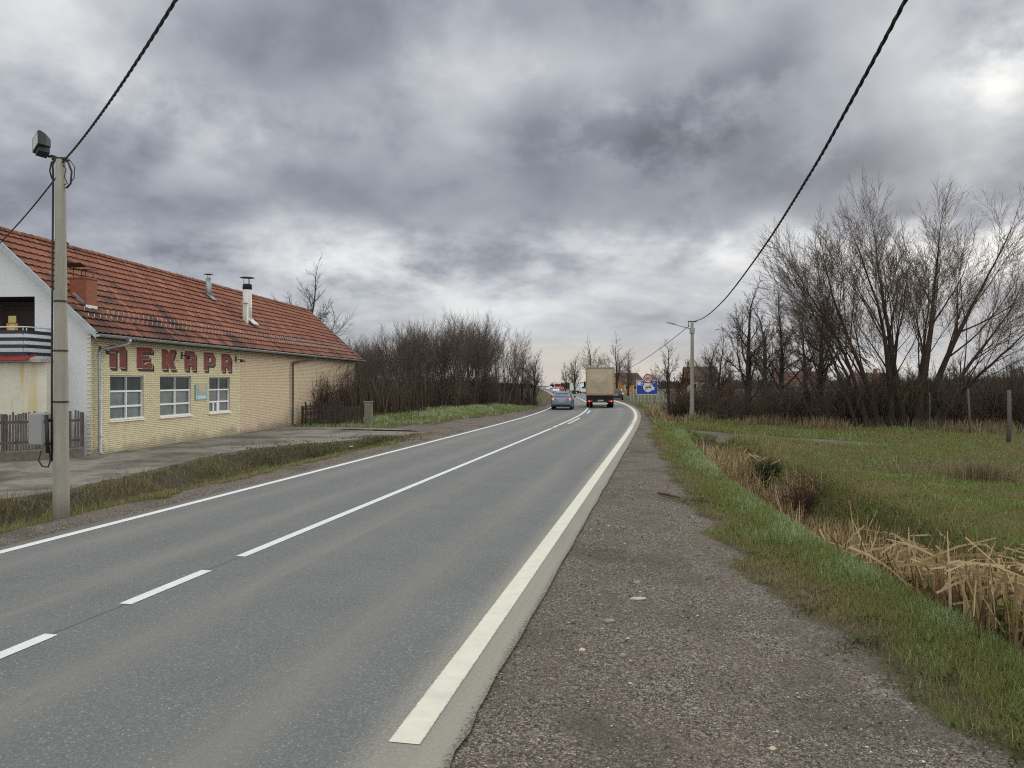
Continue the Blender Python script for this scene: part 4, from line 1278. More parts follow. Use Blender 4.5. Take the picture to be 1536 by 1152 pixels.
    for i, (x, y) in enumerate(spots):
        loc = (x, y, EAVE + SL * (y + OV) + .035)
        if i == 0: hook0.location = loc
        elif i < 100:
            h = hook0.copy(); COL.objects.link(h); h.parent = root; h.location = loc
        else:
            rest.box((loc[0], loc[1], loc[2] + .045), (.02, .012, .10)); rest.box((loc[0], loc[1] + .09, loc[2] + .085), (.022, .20, .012), rx=math.atan(SL))
    tag(rest.build('snow_guards', M['zinc'], root), kind='stuff')
    # ---- chimney and flues
    mb = MB(); mb.box((.92, .86, 5.05), (.56, .56, 1.05), bev=.01); mb.box((.92, .86, 5.60), (.62, .62, .07), bev=.015)
    ch = mb.build('chimney', M['brick_red'], root)
    mb = MB(); mb.box((.92, .585, 4.67), (.60, .02, .16)); mb.box((.632, .84, 4.95), (.012, .50, .12), rx=math.atan(SL))
    mb.build('flashing', M['zinc'], ch)
    mb = MB()
    for dx in (-.2, .2):
        for dy in (-.2, .2): mb.tube([(.92 + dx, .86 + dy, 5.63), (.92 + dx, .86 + dy, 5.88)], .012, 5)
    mb.box((.92, .86, 5.90), (.78, .62, .015), ry=-.10)
    mb.box((.50, .86, 5.99), (.34, .58, .012), ry=.28)
    tag(mb.build('cap', M['rusty_metal'], ch), 'bent sheet metal chimney cap')
    zb = roof_z(1.33)
    mb = MB(); mb.tube([(14.24, 1.33, zb - .3), (14.24, 1.33, 6.86)], .215, 18); 
    mb.tube([(14.24, 1.33, 5.9), (14.24, 1.33, 5.93)], .222, 18); mb.box((14.24, 1.05, zb - .06), (.62, .5, .03), rx=math.atan(SL))
    fl = mb.build('flue', M['flue_white'], root); tag(fl, 'thick pale metal flue with black collar')
    mb = MB(); mb.tube([(14.24, 1.33, 6.85), (14.24, 1.33, 7.05), (14.24, 1.33, 7.12)], [.222, .222, .19], 18); mb.build('collar', M['soot'], fl)
    mb = MB()
    for t in (0, 2.1, 4.2): mb.tube([(14.24 + .16 * math.cos(t), 1.33 + .16 * math.sin(t), 7.1), (14.24 + .16 * math.cos(t), 1.33 + .16 * math.sin(t), 7.42)], .012, 5)
    mb.disc((14.24, 1.33, 7.44), .36, 'z', 20, 0, .03, .30); mb.build('cap', M['dark_metal'], fl)
    mb = MB(); mb.box((13.75, 1.2, roof_z(1.2) + .38), (.22, .22, 1.0), bev=.02); mb.box((13.75, 1.2, roof_z(1.2) + .9), (.30, .30, .03))
    tag(mb.build('vent', M['flue_white'], root), 'short square vent beside the thick flue')
    mb = MB(); z2 = roof_z(2.45); mb.tube([(12.5, 2.45, z2 - .2), (12.5, 2.45, 7.2)], .125, 14); mb.box((12.5, 2.3, z2 - .05), (.45, .45, .03), rx=math.atan(SL))
    fp = mb.build('flue', M['zinc'], root); tag(fp, 'thin grey metal flue near the ridge')
    mb = MB(); mb.tube([(12.42, 2.45, 7.2), (12.42, 2.45, 7.36)], .01, 4); mb.tube([(12.58, 2.45, 7.2), (12.58, 2.45, 7.36)], .01, 4); mb.disc((12.5, 2.45, 7.38), .22, 'z', 16, 0, .03, .14)
    mb.build('cap', M['dark_metal'], fp)
    # ---- balcony over the low annexe
    mb = MB()
    mb.box((-.42, 3.3, 1.40), (.80, 4.9, 2.96)); 
    an = mb.build('annexe_wall', M['cream_stain'], root)
    mb = MB(); mb.box((-.56, 3.3, 2.93), (1.12, 4.96, .09)); mb.build('balcony_slab', M['plaster_dirty'], root)
    mb = MB()
    mb.prism([(-1.30, 3.0), (-.86, 3.14), (-.86, 3.10), (-1.30, 2.96)], 'y', 1.15, 6.0)
    aw = mb.build('awning', M['red_sheet'], root)
    aw.location.z = -.02
    mb = MB()
    X0 = -1.08
    for z in (3.14, 3.36, 3.57, 3.78):
        mb.box((X0, 3.5, z), (.03, 4.4, .105), bev=.004)
        mb.box((X0 / 2, 1.285, z), (abs(X0) - .03, .03, .105), bev=.004)
    rl = mb.build('balcony_railing', M['navy_plank'], root)
    mb = MB()
    mb.tube([(X0, 5.7, 3.93), (X0, 1.30, 3.93), (X0 + .02, 1.28, 3.93), (0, 1.28, 3.93)], .02, 6)
    for y in (1.31, 1.42, 3.4, 5.4): mb.tube([(X0 + .035, y, 2.97), (X0 + .035, y, 3.93)], .016, 6)
    mb.tube([(-.06, 1.30, 2.97), (-.06, 1.30, 3.93)], .016, 6)
    mb.build('handrail', M['pale_metal'], rl)
    mb = MB(); mb.tube([(-.03, .78, .3), (-.03, .78, 2.9)], .02, 5); mb.build('conduit', M['zinc'], root)
    return root

def bk(x, y, z=0):
    """local bakery point to world"""
    c, s = math.cos(BK_A), math.sin(BK_A)
    return (BK[0] + x * c - y * s, BK[1] + x * s + y * c, z)

def build_poster():
    p = bk(6.91, 0)
    root = empty('wall_board', (p[0], p[1], 1.9), BK_A, 'faded teal and orange board on the yellow wall between second and third window', 'sign')
    mb = MB(); mb.box((0, -.022, 0), (.94, .03, .62), bev=.004); mb.build('plate', M['teal'], root)
    mb = MB(); mb.prism([(-.26, .28), (.30, .28), (.24, -.02), (.05, .06), (-.05, .0), (-.22, .05)], 'y', -.041, -.038); mb.build('picture', M['peach'], root)
    mb = MB(); mb.box((.02, -.04, -.20), (.62, .004, .12)); mb.box((-.40, -.04, -.18), (.07, .004, .16)); mb.build('caption_strip', M['pale_blue'], root)
# ------------------------------------------------------------------ street things
def picket_fence(name, pts, h0, h1, rnd, lbl, gap=.105, w=.075, rails=2, posts=True, miss=.04, wood='old_wood'):
    a, b = Vector(pts[0]), Vector(pts[1])
    d = b - a; Ln = d.length; ang = math.atan2(d.y, d.x)
    root = empty(name, (a.x, a.y, 0), ang); tag(root, *lbl)
    mb = MB(); x = 0
    while x < Ln:
        if rnd.random() > miss:
            zt = h1 + (b.z - a.z) * x / Ln + rnd.uniform(-.05, .05); zb = h0 + rnd.uniform(-.03, .03)
            t = rnd.uniform(-.02, .02)
            mb.box((x, -.03, (zt + zb) / 2), (w * rnd.uniform(.8, 1.1), .02, zt - zb), ry=t)
        x += gap * rnd.uniform(.9, 1.12)
    mb.build('pickets', M[wood], root)
    mb = MB()
    for z in ((h0 + .25, h1 - .22) if rails == 2 else (h0 + .2, (h0 + h1) / 2, h1 - .15)): mb.box((Ln / 2, 0, z), (Ln, .035, .07))
    mb.build('rails', M[wood], root)
    n = max(2, int(Ln / 1.9) + 1)
    for i in range(n):
        mb = MB(); mb.box((Ln * i / (n - 1), .05, (h1 + .0) / 2), (.09, .09, h1 + .05), bev=.01); mb.build('post', M[wood], root)
    return root

def utility_pole(x, y, h, r0, r1, lbl):
    root = empty('utility_pole', (x, y, gz(x, y))); tag(root, *lbl)
    mb = MB()
    zz = np.linspace(-.1, h, 12)
    mb.tube([(0, 0, z) for z in zz], [r0 + (r1 - r0) * max(0, z) / h for z in zz], 20)
    mb.build('shaft', M['pole_concrete'], root)
    return root

def build_poles():
    # left pole with floodlight and meter box
    x, y = -7.78, 13.34; h = 6.13 - gz(x, y)
    p = utility_pole(x, y, h, .133, .075, ('round concrete pole with floodlight and grey meter box beside the bakery', 'pole'))
    for z in (2.02, 2.9, 3.75):
        mb = MB(); mb.ring((0, 0, z), .133 - .058 * z / h + .010, .133 - .058 * z / h - .01, 'z', 20, 0, .03)
        mb.build('strap', M['dark_metal'], p)
    mb = MB(); mb.tube([(-.13, -.05, 1.0), (-.128, -.05, 2.6), (-.115, -.05, 4.2), (-.10, -.05, h - .25), (-.11, -.05, h - .1), (-.05, -.05, h + .02)], .016, 6)
    mb.tube([(.06, -.04, h), (.16, -.05, h - .06), (.22, -.05, h - .22), (.20, -.05, h - .42), (.13, -.05, h - .50)], .016, 6)
    mb.tube([(.06, -.04, h - .02), (.18, -.03, h - .02), (.26, -.03, h - .13), (.25, -.03, h - .32), (.15, -.03, h - .46), (.09, -.05, h - .5)], .008, 5)
    mb.tube([(.07, -.04, h - .1), (.13, -.06, h - .18), (.10, -.06, h - .30), (.15, -.06, h - .42), (.09, -.06, h - .45)], .009, 5)
    mb.tube([(-.06, -.03, h), (-.14, -.03, h - .05), (-.17, -.03, h - .2), (-.13, -.03, h - .34)], .014, 5)
    mb.box((0, 0, h + .01), (.26, .12, .05), bev=.01)
    mb.build('cable_loops', M['cable_black'], p)
    # floodlight
    mb = MB()
    mb.tube([(-.03, 0, h + .02), (-.12, -.02, h + .06), (-.20, -.02, h + .05)], .022, 6)
    fl = mb.build('floodlight', M['dark_metal'], p)
    c = Vector((-.29, -.04, h + .27))
    body = MB()
    mt = Matrix.Translation(c) @ Matrix.Rotation(R(-40), 4, 'Z') @ Matrix.Rotation(R(-22), 4, 'Y') @ Matrix.Rotation(R(-6), 4, 'X') @ Matrix.Scale(.84, 4)
    def ringat(yy, hx, hz, zo=0): return [tuple(mt @ Vector((q[0] * hx, yy, q[1] * hz + zo))) for q in ((-1,-1),(1,-1),(1,1),(-1,1))]
    body.loft([ringat(-.13, .175, .16), ringat(-.08, .18, .165), ringat(.02, .15, .14), ringat(.13, .08, .09)], 0, True)
    body.loft([ringat(-.10, .10, .06, -.21), ringat(.10, .10, .06, -.21)], 0, True)
    body.build('housing', M['dark_metal'], fl)
    g = MB(); g.face(ringat(-.133, .145, .13)); g.build('lamp_glass', M['lamp_glass'], fl)
    # meter box
    mb = MB(); mb.box((-.36, -.02, 1.55), (.26, .22, .55), bev=.015); mb.box((-.36, -.135, 1.55), (.22, .012, .50), bev=.004)
    bxo = mb.build('meter_box', M['box_grey'], p)
    mb = MB(); mb.box((-.20, -.02, 1.70), (.12, .06, .05)); mb.box((-.20, -.02, 1.30), (.12, .06, .05)); mb.tube([(-.19, -.10, 1.80), (-.17, -.12, 1.5), (-.16, -.12, 1.15)], .03, 6)
    mb.tube([(-.30, -.06, 1.18), (-.34, -.08, 1.02), (-.28, -.08, .92), (-.18, -.08, .90), (-.15, -.06, 1.0), (-.16, -.08, 1.25)], .014, 6)
    mb.build('bracket', M['dark_metal'], bxo)
    # right pole with a street lamp
    x2, y2 = 11.25, 48.3; h2 = 6.12 - gz(x2, y2)
    q = utility_pole(x2, y2, h2, .14, .088, ('concrete pole carrying a street lamp on the right verge', 'pole'))
    mb = MB(); mb.tube([(-.05, 0, h2 - .50), (-.4, -.02, h2 - .42), (-1.1, -.05, h2 - .22)], .03, 6); mb.box((0, 0, h2 - .62), (.27, .27, .35), bev=.02)
    arm = mb.build('lamp_arm', M['zinc'], q)
    mb = MB(); mb.loft([[(-1.05, -.13, h2 - .26), (-1.05, .03, h2 - .26), (-1.05, .03, h2 - .20), (-1.05, -.13, h2 - .20)], [(-1.3, -.17, h2 - .21), (-1.3, .07, h2 - .21), (-1.3, .06, h2 - .11), (-1.3, -.16, h2 - .11)],
             [(-1.62, -.12, h2 - .11), (-1.62, .02, h2 - .11), (-1.62, .02, h2 - .06), (-1.62, -.12, h2 - .06)]], 0, True)
    mb.build('lamp_head', M['zinc'], arm)
    mb = MB(); mb.box((0, -.02, h2 - .05), (.55, .06, .06)); mb.tube([(-.22, -.02, h2 - .05), (-.22, -.02, h2 - .3)], .02, 5); mb.box((-.22, -.02, h2 - .32), (.06, .06, .1)); mb.build('crossarm', M['dark_metal'], q)

def cable(name, pts, r, lbl, twist=True, strands=3, step=.10):
    """twisted bundle hung through the given points (smooth curve in plan and sag)"""
    P = [Vector(p) for p in pts]
    # Catmull-Rom
    samp = []
    Q = [P[0] * 2 - P[1]] + P + [P[-1] * 2 - P[-2]]
    for i in range(1, len(Q) - 2):
        a, b, c, d = Q[i-1], Q[i], Q[i+1], Q[i+2]
        n = max(2, int((c - b).length / step))
        for k in range(n):
            t = k / n
            samp.append(.5 * ((2*b) + (c - a)*t + (2*a - 5*b + 4*c - d)*t*t + (3*b - a - 3*c + d)*t**3))
    samp.append(P[-1])
    mb = MB()
    if not twist:
        mb.tube(samp, r, 5, cap=False)
    else:
        ln = 0
        off = [[] for _ in range(strands)]
        for i, p in enumerate(samp):
            d = (samp[min(i+1, len(samp)-1)] - samp[max(0, i-1)]).normalized()
            u = d.cross(Vector((0, 0, 1))).normalized(); v = u.cross(d)
            if i: ln += (p - samp[i-1]).length
            for k in range(strands):
                a = ln * 2 * math.pi / .62 + 2 * math.pi * k / strands
                off[k].append(p + (u * math.cos(a) + v * math.sin(a)) * r * .58)
        for k in range(strands): mb.tube(off[k], r * .52, 5, cap=False)
    o = mb.build(name, M['cable_black'])
    return tag(o, *lbl)

def ray(px, py, Y): return ((px - 768) / F_PX * Y, Y, H_CAM + (HZ - py) / F_PX * Y)

def build_cables():
    # right: from the lamp pole over the verge to a pole behind the camera
    pts = []
    for Y, z in ((48.2, 6.05), (40, 5.50), (33, 5.12), (26, 4.89), (21, 4.83), (14.5, 4.90), (10.3, 5.07), (8.5, 5.20), (6.3, 5.41), (2, 5.92), (-8, 7.4)):
        pts.append((2.0 + .191 * Y, Y, z))          # straight in plan, sagging
    cable('overhead_cable', pts, .019, ('thick black twisted cable running from the street lamp pole over the right verge', 'cable'))
    pts = []
    a = Vector((-7.72, 13.30, 6.08)); b = Vector((6.37, -6.0, 6.7))
    for k in range(15):
        t = k / 14; p = a.lerp(b, t); p.z -= 4 * .75 * t * (1 - t); pts.append(p)
    cable('overhead_cable', pts, .0165, ('black twisted cable rising from the floodlight pole across the road', 'cable'))
    pts = []
    a = Vector((-7.86, 13.40, 5.88)); b = Vector(bk(-.05, 4.6, 5.55))
    for k in range(9):
        t = k / 8; p = a.lerp(b, t); p.z -= 4 * .30 * t * (1 - t); pts.append(p)
    cable('overhead_cable', pts, .014, ('black service cable from the floodlight pole to the bakery gable', 'cable'))
    pts = []
    a = Vector((11.0, 48.3, 5.75)); b = Vector((11.6, 88, 3.1))
    for k in range(9):
        t = k / 8; p = a.lerp(b, t); p.z -= 4 * .35 * t * (1 - t); pts.append(p)
    cable('overhead_cable', pts, .02, ('thin black cable dropping away behind the street lamp pole', 'cable'), False)

def digit80(mb, cx, cz, h, y, m):
    w = h * .56
    def oval(cx, cz, rx, rz, t, n=22):
        for k in range(n):
            a0, a1 = 2*math.pi*k/n, 2*math.pi*(k+1)/n
            def sq(a, rx, rz):
                c, s = math.cos(a), math.sin(a); e = .75
                return (cx + rx * math.copysign(abs(c)**e, c), cz + rz * math.copysign(abs(s)**e, s))
            o0, o1 = sq(a0, rx, rz), sq(a1, rx, rz); i0, i1 = sq(a0, rx - t, rz - t), sq(a1, rx - t, rz - t)
            mb.face([(o0[0], y, o0[1]), (o1[0], y, o1[1]), (i1[0], y, i1[1]), (i0[0], y, i0[1])], m)
    t = h * .15
    oval(cx - w * .62, cz + h * .24, w * .46, h * .26, t); oval(cx - w * .62, cz - h * .22, w * .5, h * .29, t)
    oval(cx + w * .62, cz, w * .5, h * .5, t)

def build_signs():
    x, y = 12.05, 68.5
    g = gz(x, y)
    root = empty('road_sign', (x, y, g), -R(7)); tag(root, 'speed limit 80 sign above a round lorry overtaking sign on one post', 'road sign')
    mb = MB(); mb.tube([(0, .05, -.3), (0, .05, 3.0 - g)], .035, 8); mb.build('post', M['galv'], root)
    zc = 2.60 - g
    mb = MB(); mb.disc((0, 0, zc), .42, 'y', 32, 0, .02); mb.ring((0, -.012, zc), .42, .315, 'y', 32, 1, .006); digit80(mb, 0, zc, .36, -.0135, 2)
    tag(mb.build('speed_plate', [M['sign_white'], M['sign_red'], M['sign_black']], root), 'white disc with red rim reading 80')
    z2 = 1.84 - g
    mb = MB(); mb.disc((0, 0, z2), .425, 'y', 32, 0, .02)
    # two small vehicles and the cancelling stroke
    for cx, sc in ((-.14, 1.0), (.15, .85)):
        mb.box((cx, -.0125, z2 + .0), (.2 * sc, .004, .10), 1); mb.box((cx + .11 * sc, -.0125, z2 - .015), (.07, .004, .07), 1)
        for wx in (-.07, .07): mb.disc((cx + wx, -.0125, z2 - .065), .028, 'y', 10, 1, .004)
    mb.box((0, -.0155, z2), (.80, .003, .028), 1, ry=-R(42)); mb.box((0.02, -.0155, z2 - .055), (.72, .003, .014), 1, ry=-R(42))
    tag(mb.build('overtaking_plate', [M['sign_white'], M['sign_black']], root), 'white disc with black lorries and a diagonal stroke')
    # blue board
    x, y = (970.8 - 768) / F_PX * 84, 84
    g = gz(x, y)
    root = empty('information_board', (x, y, g), -R(4)); tag(root, 'blue information board with white border behind the round signs', 'sign')
    z0, z1 = H_CAM + (HZ - 592) / F_PX * 84 - g, H_CAM + (HZ - 570) / F_PX * 84 - g
    hw = 1.18
    mb = MB(); mb.box((0, 0, (z0 + z1) / 2), (2 * hw, .04, z1 - z0)); mb.build('panel', M['board_blue'], root)
    mb = MB()
    for zz in (z0 + .04, z1 - .04): mb.box((0, -.023, zz), (2 * hw - .02, .006, .05))
    for xx in (-hw + .04, hw - .04): mb.box((xx, -.023, (z0 + z1) / 2), (.05, .006, z1 - z0 - .14))
    mb.box((-.87, -.023, z1 - .36), (.36, .006, .42))
    for i in range(3):                    # lines of small lettering, too far off to read
        for k in range(7 - i):
            mb.box((-.55 + k * .23 + .04 * (k % 2), -.023, z1 - .22 - .17 * i), (.15, .006, .075))
    mb.box((.62, -.023, (z0 + z1) / 2 - .12), (.28, .006, .36))
    mb.build('white_print', M['sign_white'], root)
    for xx in (-.8, .8):
        mb = MB(); mb.tube([(xx, .06, -.3), (xx, .06, z1 - .05)], .04, 8); mb.build('post', M['galv'], root)
    # thin pale marker post by the dark car
    x, y = (937 - 768) / F_PX * 100, 100
    mb = MB(); mb.tube([(0, 0, -.2), (0, 0, 2.1)], .035, 8); mb.box((0, -.03, 1.95), (.16, .02, .22)); 
    o = mb.build('marker_post', M['galv']); o.location = (x, y, gz(x, y)); tag(o, 'thin pale post on the verge between the lorry and the blue board', 'post')

# ------------------------------------------------------------------ vehicles (local: -y is the rear we see, +y forward)
def car(x, y, rz, paint, lbl, estate=True, lit=True, name='parked_car'):
    root = empty(name, (x, y, float(fall(y))), rz); tag(root, *lbl)
    # stations from rear to front: (y, z_bottom, half width bottom, z_belt, half width belt, z_top, half width top)
    if estate:
        st = [(-2.22, .42, .72, .70, .74, .74, .70), (-2.20, .30, .82, .72, .84, .98, .78), (-2.12, .26, .86, .74, .875, 1.0, .80), (-2.0, .25, .87, .76, .885, 1.02, .80),
              (-1.2, .22, .88, .80, .89, .99, .80), (0, .22, .88, .80, .89, .98, .80), (.9, .22, .88, .80, .89, .97, .80), (1.5, .24, .87, .76, .88, .90, .74), (2.05, .28, .84, .70, .84, .80, .66), (2.22, .36, .74, .60, .74, .68, .6)]
        gh = [(-2.14, .99, .76, 1.0, .74), (-1.98, .99, .78, 1.24, .68), (-1.72, .99, .79, 1.42, .62), (-1.45, .99, .79, 1.47, .60), (-.4, .98, .79, 1.50, .60), (.25, .97, .79, 1.46, .60), (1.15, .93, .76, .94, .72)]
    body = MB()
    rings = []
    for (yy, zb, wb, zm, wm, zt, wt) in st:
        rings.append([(-wb, yy, zb), (wb, yy, zb), (wm + .01, yy, (zb + zm) / 2 + .05), (wm, yy, zm), (wt, yy, zt), (wt * .5, yy, zt + .01), (-wt * .5, yy, zt + .01), (-wt, yy, zt), (-wm, yy, zm), (-wm - .01, yy, (zb + zm) / 2 + .05)])
    body.loft(rings, 0, True, True, True)
    rings = []
    for (yy, zb, wb, zt, wt) in gh:
        rings.append([(-wb, yy, zb), (wb, yy, zb), (wt + .03, yy, zb + (zt - zb) * .88), (wt - .04, yy, zt), (-wt + .04, yy, zt), (-wt - .03, yy, zb + (zt - zb) * .88)])
    body.loft(rings, 0, True, True, True)
    body.build('body', paint, root)
    g = MB()
    e = .006
    g.face([(-.62, -2.085 - e - .02, 1.06), (.62, -2.085 - e - .02, 1.06), (.53, -1.80 - e - .035, 1.38), (-.53, -1.80 - e - .035, 1.38)])
    g.build('rear_window', M['car_glass'], root)
    g = MB(); g.face([(-.66, 1.05, 1.0), (.66, 1.05, 1.0), (.54, .36, 1.43), (-.54, .36, 1.43)])
    g.build('windscreen', M['car_glass'], root)
    for s in (-1, 1):
        g = MB(); k = s
        for a, b in ((-1.75, -1.05), (-1.0, -.1), (-.05, .75)):
            za, zb_ = (1.38 if a > -1.5 else 1.30), (1.40 if b < .5 else 1.24)
            g.face([(k * .805, a, 1.02), (k * .805, b, 1.01), (k * .655, b - (.25 if b > .5 else 0), zb_), (k * .655, a + (.1 if a < -1.5 else 0), za)])
        g.build('side_window', M['car_glass'], root)
        t = MB()
        t.loft([[(s*.40, -2.195, .80), (s*.80, -2.17, .80), (s*.79, -2.14, .98), (s*.50, -2.16, .98)], [(s*.40, -2.23, .81), (s*.82, -2.205, .81), (s*.80, -2.18, .97), (s*.50, -2.20, .97)]], 0, True)
        tl = t.build('tail_light', M['tail_red'], root)
        if lit:
            t = MB(); t.disc((s * .70, -2.222, .885), .065, 'y', 14, 0, .02); t.build('lit_lamp', M['tail_lit'], tl)
        m = MB(); m.box((s * .98, .55, 1.05), (.18, .12, .13), bev=.03); m.build('mirror', M['black_plastic'], root)
        for wy in (-1.32, 1.32):
            w = MB(); w.tube([(s * .66, wy, .32), (s * .68, wy, .32), (s * .86, wy, .32), (s * .88, wy, .32)], [.29, .32, .32, .29], 22)
            wo = w.build('wheel', M['rubber'], root)
            w = MB(); w.disc((s * .885, wy, .32), .21, 'x', 18, 0, .02); w.build('rim', M['rim'], wo)
    b = MB(); b.box((0, -2.215, .36), (1.5, .10, .20), bev=.04); b.build('rear_bumper', M['black_plastic'], root)
    b = MB(); b.box((0, -2.232, .70), (.52, .012, .115), bev=.004); b.build('number_plate', M['plate'], root)
    b = MB(); b.disc((0, -2.232, .84), .055, 'y', 16, 0, .014); b.build('badge', M['rim'], root)
    for s in (-.62, .62):
        b = MB(); b.tube([(s, -1.6, 1.50), (s, -1.3, 1.53), (s, .1, 1.53), (s, .35, 1.48)], .018, 5); b.build('roof_rail', M['black_plastic'], root)
    return root

def lorry(x, y, rz):
    z = float(fall(y))
    root = empty('lorry', (x, y, z), rz); tag(root, 'lorry seen from behind with beige tarpaulin and black underside in the right lane', 'lorry')
    W, zt, zb = 1.25, 3.62, 1.16
    mb = MB(); n = 30
    # tarpaulin back wall: slack sheet
    rnd = random.Random(2)
    for i in range(n):
        for k in range(n):
            def pt(a, b):
                u, v = a / n, b / n
                sl = math.sin(math.pi * u) * math.sin(math.pi * v)
                dy = -.07 * sl * (1 + 1.2 * mnoise.noise(Vector((u * 4, v * 3, 1)))) - .05 * abs(math.sin(6 * (u * .8 - v * .55) + 2 * mnoise.noise(Vector((u * 3, v * 3, 5))))) * sl
                return (-W + .07 + u * (2 * W - .14), dy, zb + .12 + v * (zt - zb - .22))
            mb.face([pt(i, k), pt(i + 1, k), pt(i + 1, k + 1), pt(i, k + 1)], 0, True)
    mb.box((-W + .0, 3.6, (zt + zb) / 2 + .02), (.02, 7.1, zt - zb - .1)); mb.box((W, 3.6, (zt + zb) / 2 + .02), (.02, 7.1, zt - zb - .1)); mb.box((0, 3.62, zt - .01), (2 * W, 7.1, .02))
    mb.build('tarpaulin', M['tarp'], root)
    mb = MB()
    for s in (-1, 1): mb.box((s * (W - .035), -.01, (zt + zb) / 2), (.075, .07, zt - zb))
    mb.box((0, -.01, zt - .05), (2 * W, .08, .09)); mb.box((0, -.02, zb + .05), (2 * W, .06, .14))
    mb.build('frame', M['tarp_frame'], root)
    for s in (-1, 1):
        mb = MB(); mb.box((s * .88, -.062, zb + .04), (.46, .014, .14)); mb.build('marker_panel', M['orange_panel'], root)
    mb = MB()
    for k in range(16): mb.box((-1.1 + k * .147, -.055, zb + .17), (.05, .02, .04), bev=.005)
    mb.build('lashing', M['pale_metal'], root)
    mb = MB(); mb.box((0, -.0, zb - .06), (2 * W + .02, .14, .11)); mb.build('rear_beam', M['rusty_metal'], root)
    mb = MB()
    mb.box((0, 3.6, 1.0), (.9, 7.0, .22)); mb.box((0, .18, .82), (2.2, .10, .50)); mb.box((0, -.02, .58), (2.36, .10, .16), bev=.02)
    for s in (-1, 1): mb.box((s * .93, 1.6, 1.02), (.5, 1.4, .05)); mb.box((s * .92, .72, .62), (.50, .02, .62))
    mb.build('chassis', M['black_plastic'], root)
    for s in (-1, 1):
        mb = MB(); mb.box((s * .92, -.085, .60), (.44, .05, .14), bev=.015); tl = mb.build('tail_light', M['tail_red'], root)
        mb = MB(); mb.disc((s * .97, -.115, .60), .055, 'y', 12, 0, .02); mb.build('lit_lamp', M['tail_lit'], tl)
        for wy in (1.35, 2.65, 6.6):
            for o_ in ((0.0, -.30) if wy < 5 else (0.0,)):
                mb = MB(); xx = s * (1.08 + o_); mb.tube([(xx - .13, wy, .5), (xx - .11, wy, .5), (xx + .11, wy, .5), (xx + .13, wy, .5)], [.44, .5, .5, .44], 24)
                wo = mb.build('wheel', M['rubber'], root)
                mb = MB(); mb.disc((xx + s * .132, wy, .5), .27, 'x', 18, 0, .02); mb.build('rim', M['rim'], wo)
    mb = MB(); mb.box((.02, -.082, .66), (.52, .012, .12)); mb.build('number_plate', M['plate'], root)
    mb = MB(); mb.box((.0, -.05, .40), (1.36, .06, .09), bev=.01); mb.build('guard_bar', M['sign_white'], root)
    # cab ahead of the box
    mb = MB(); mb.loft([[(-1.2, 7.4, .6), (1.2, 7.4, .6), (1.2, 7.4, 2.9), (-1.2, 7.4, 2.9)], [(-1.2, 9.1, .45), (1.2, 9.1, .45), (1.2, 8.95, 2.8), (-1.2, 8.95, 2.8)], [(-1.15, 9.35, .45), (1.15, 9.35, .45), (1.12, 9.05, 2.6), (-1.12, 9.05, 2.6)]], 0, True)
    cb = mb.build('cab', M['cab_blue'], root)
    for s in (-1, 1):
        mb = MB(); mb.box((s * 1.36, 9.0, 2.1), (.2, .12, .5), bev=.03); mb.build('mirror', M['black_plastic'], cb)
    return root

def far_box_truck(x, y, rz, lbl, box, cab, s=1.0, name='far_lorry'):
    root = empty(name, (x, y, gz(x, y) if abs(float(lat(x, y))) > 3.9 else float(fall(y))), rz); tag(root, *lbl)
    root.scale = (s, s, s)
    mb = MB(); mb.box((0, 3.2, 2.25), (2.45, 6.2, 2.5), bev=.04); mb.build('box_body', box, root)
    mb = MB(); mb.box((0, -.85, 1.55), (2.3, 1.7, 2.1), bev=.18); mb.build('cab', cab, root)
    mb = MB(); mb.face([(-1.0, -1.712, 1.75), (1.0, -1.712, 1.75), (.95, -1.712, 2.4), (-.95, -1.712, 2.4)]); mb.build('windscreen', M['car_glass'], root)
    for sx in (-1, 1):
        for wy in (-.9, 4.6):
            mb = MB(); mb.tube([(sx * .9, wy, .48), (sx * 1.15, wy, .48)], .48, 18); mb.build('wheel', M['rubber'], root)
    mb = MB(); mb.box((0, 2.4, .8), (2.2, 7.0, .3)); mb.build('chassis', M['black_plastic'], root)
    return root

def build_vehicles():
    y = 63.7; x = (847 - 768) / F_PX * y
    car(x, y + 2.2, -float(road_head(66)), M['car_silver'], ('silver estate car with red tail lights lit, overtaking in the left lane', 'car'), name='estate_car')
    y = 68.6; x = (900.5 - 768) / F_PX * y
    lorry(x, y, -float(road_head(70)) + R(1.0))
    y = 105; x = (928.5 - 768) / F_PX * y
    c = car(x, y + 2, -R(10), M['car_dark'], ('dark car parked on the verge just right of the beige lorry', 'car'), lit=False)
    c.location.z = gz(x, y + 2)
    y = 205; p = road_pt(y, -1.6)
    car(p[0], p[1], math.pi - float(road_head(y)), M['car_white'], ('white car coming round the bend towards the camera, far off', 'car'), lit=False, name='oncoming_car')
    for yy, s, pm, l in ((262, 1.7, 'car_red', 'red car far ahead on the straight beyond the bend'), (330, -1.7, 'car_white', 'pale car farthest but one along the distant straight'), (430, 1.7, 'car_white', 'farthest pale car, a speck where the road meets the trees')):
        p = road_pt(yy, s); car(p[0], p[1], -float(road_head(yy)) + (math.pi if s < 0 else 0), M[pm], (l, 'car'), name='distant_car')
    y = 300; x = (836.5 - 768) / F_PX * y
    far_box_truck(x, y, -R(2), ('far lorry with red cab and white box at the right of the road', 'lorry'), M['car_white'], M['car_red'])
    y = 185; x = (873 - 768) / F_PX * y
    far_box_truck(x, y, R(24), ('white box van parked beyond the road, half hidden behind the beige lorry', 'van'), M['car_white'], M['car_white'], .72, name='parked_van')

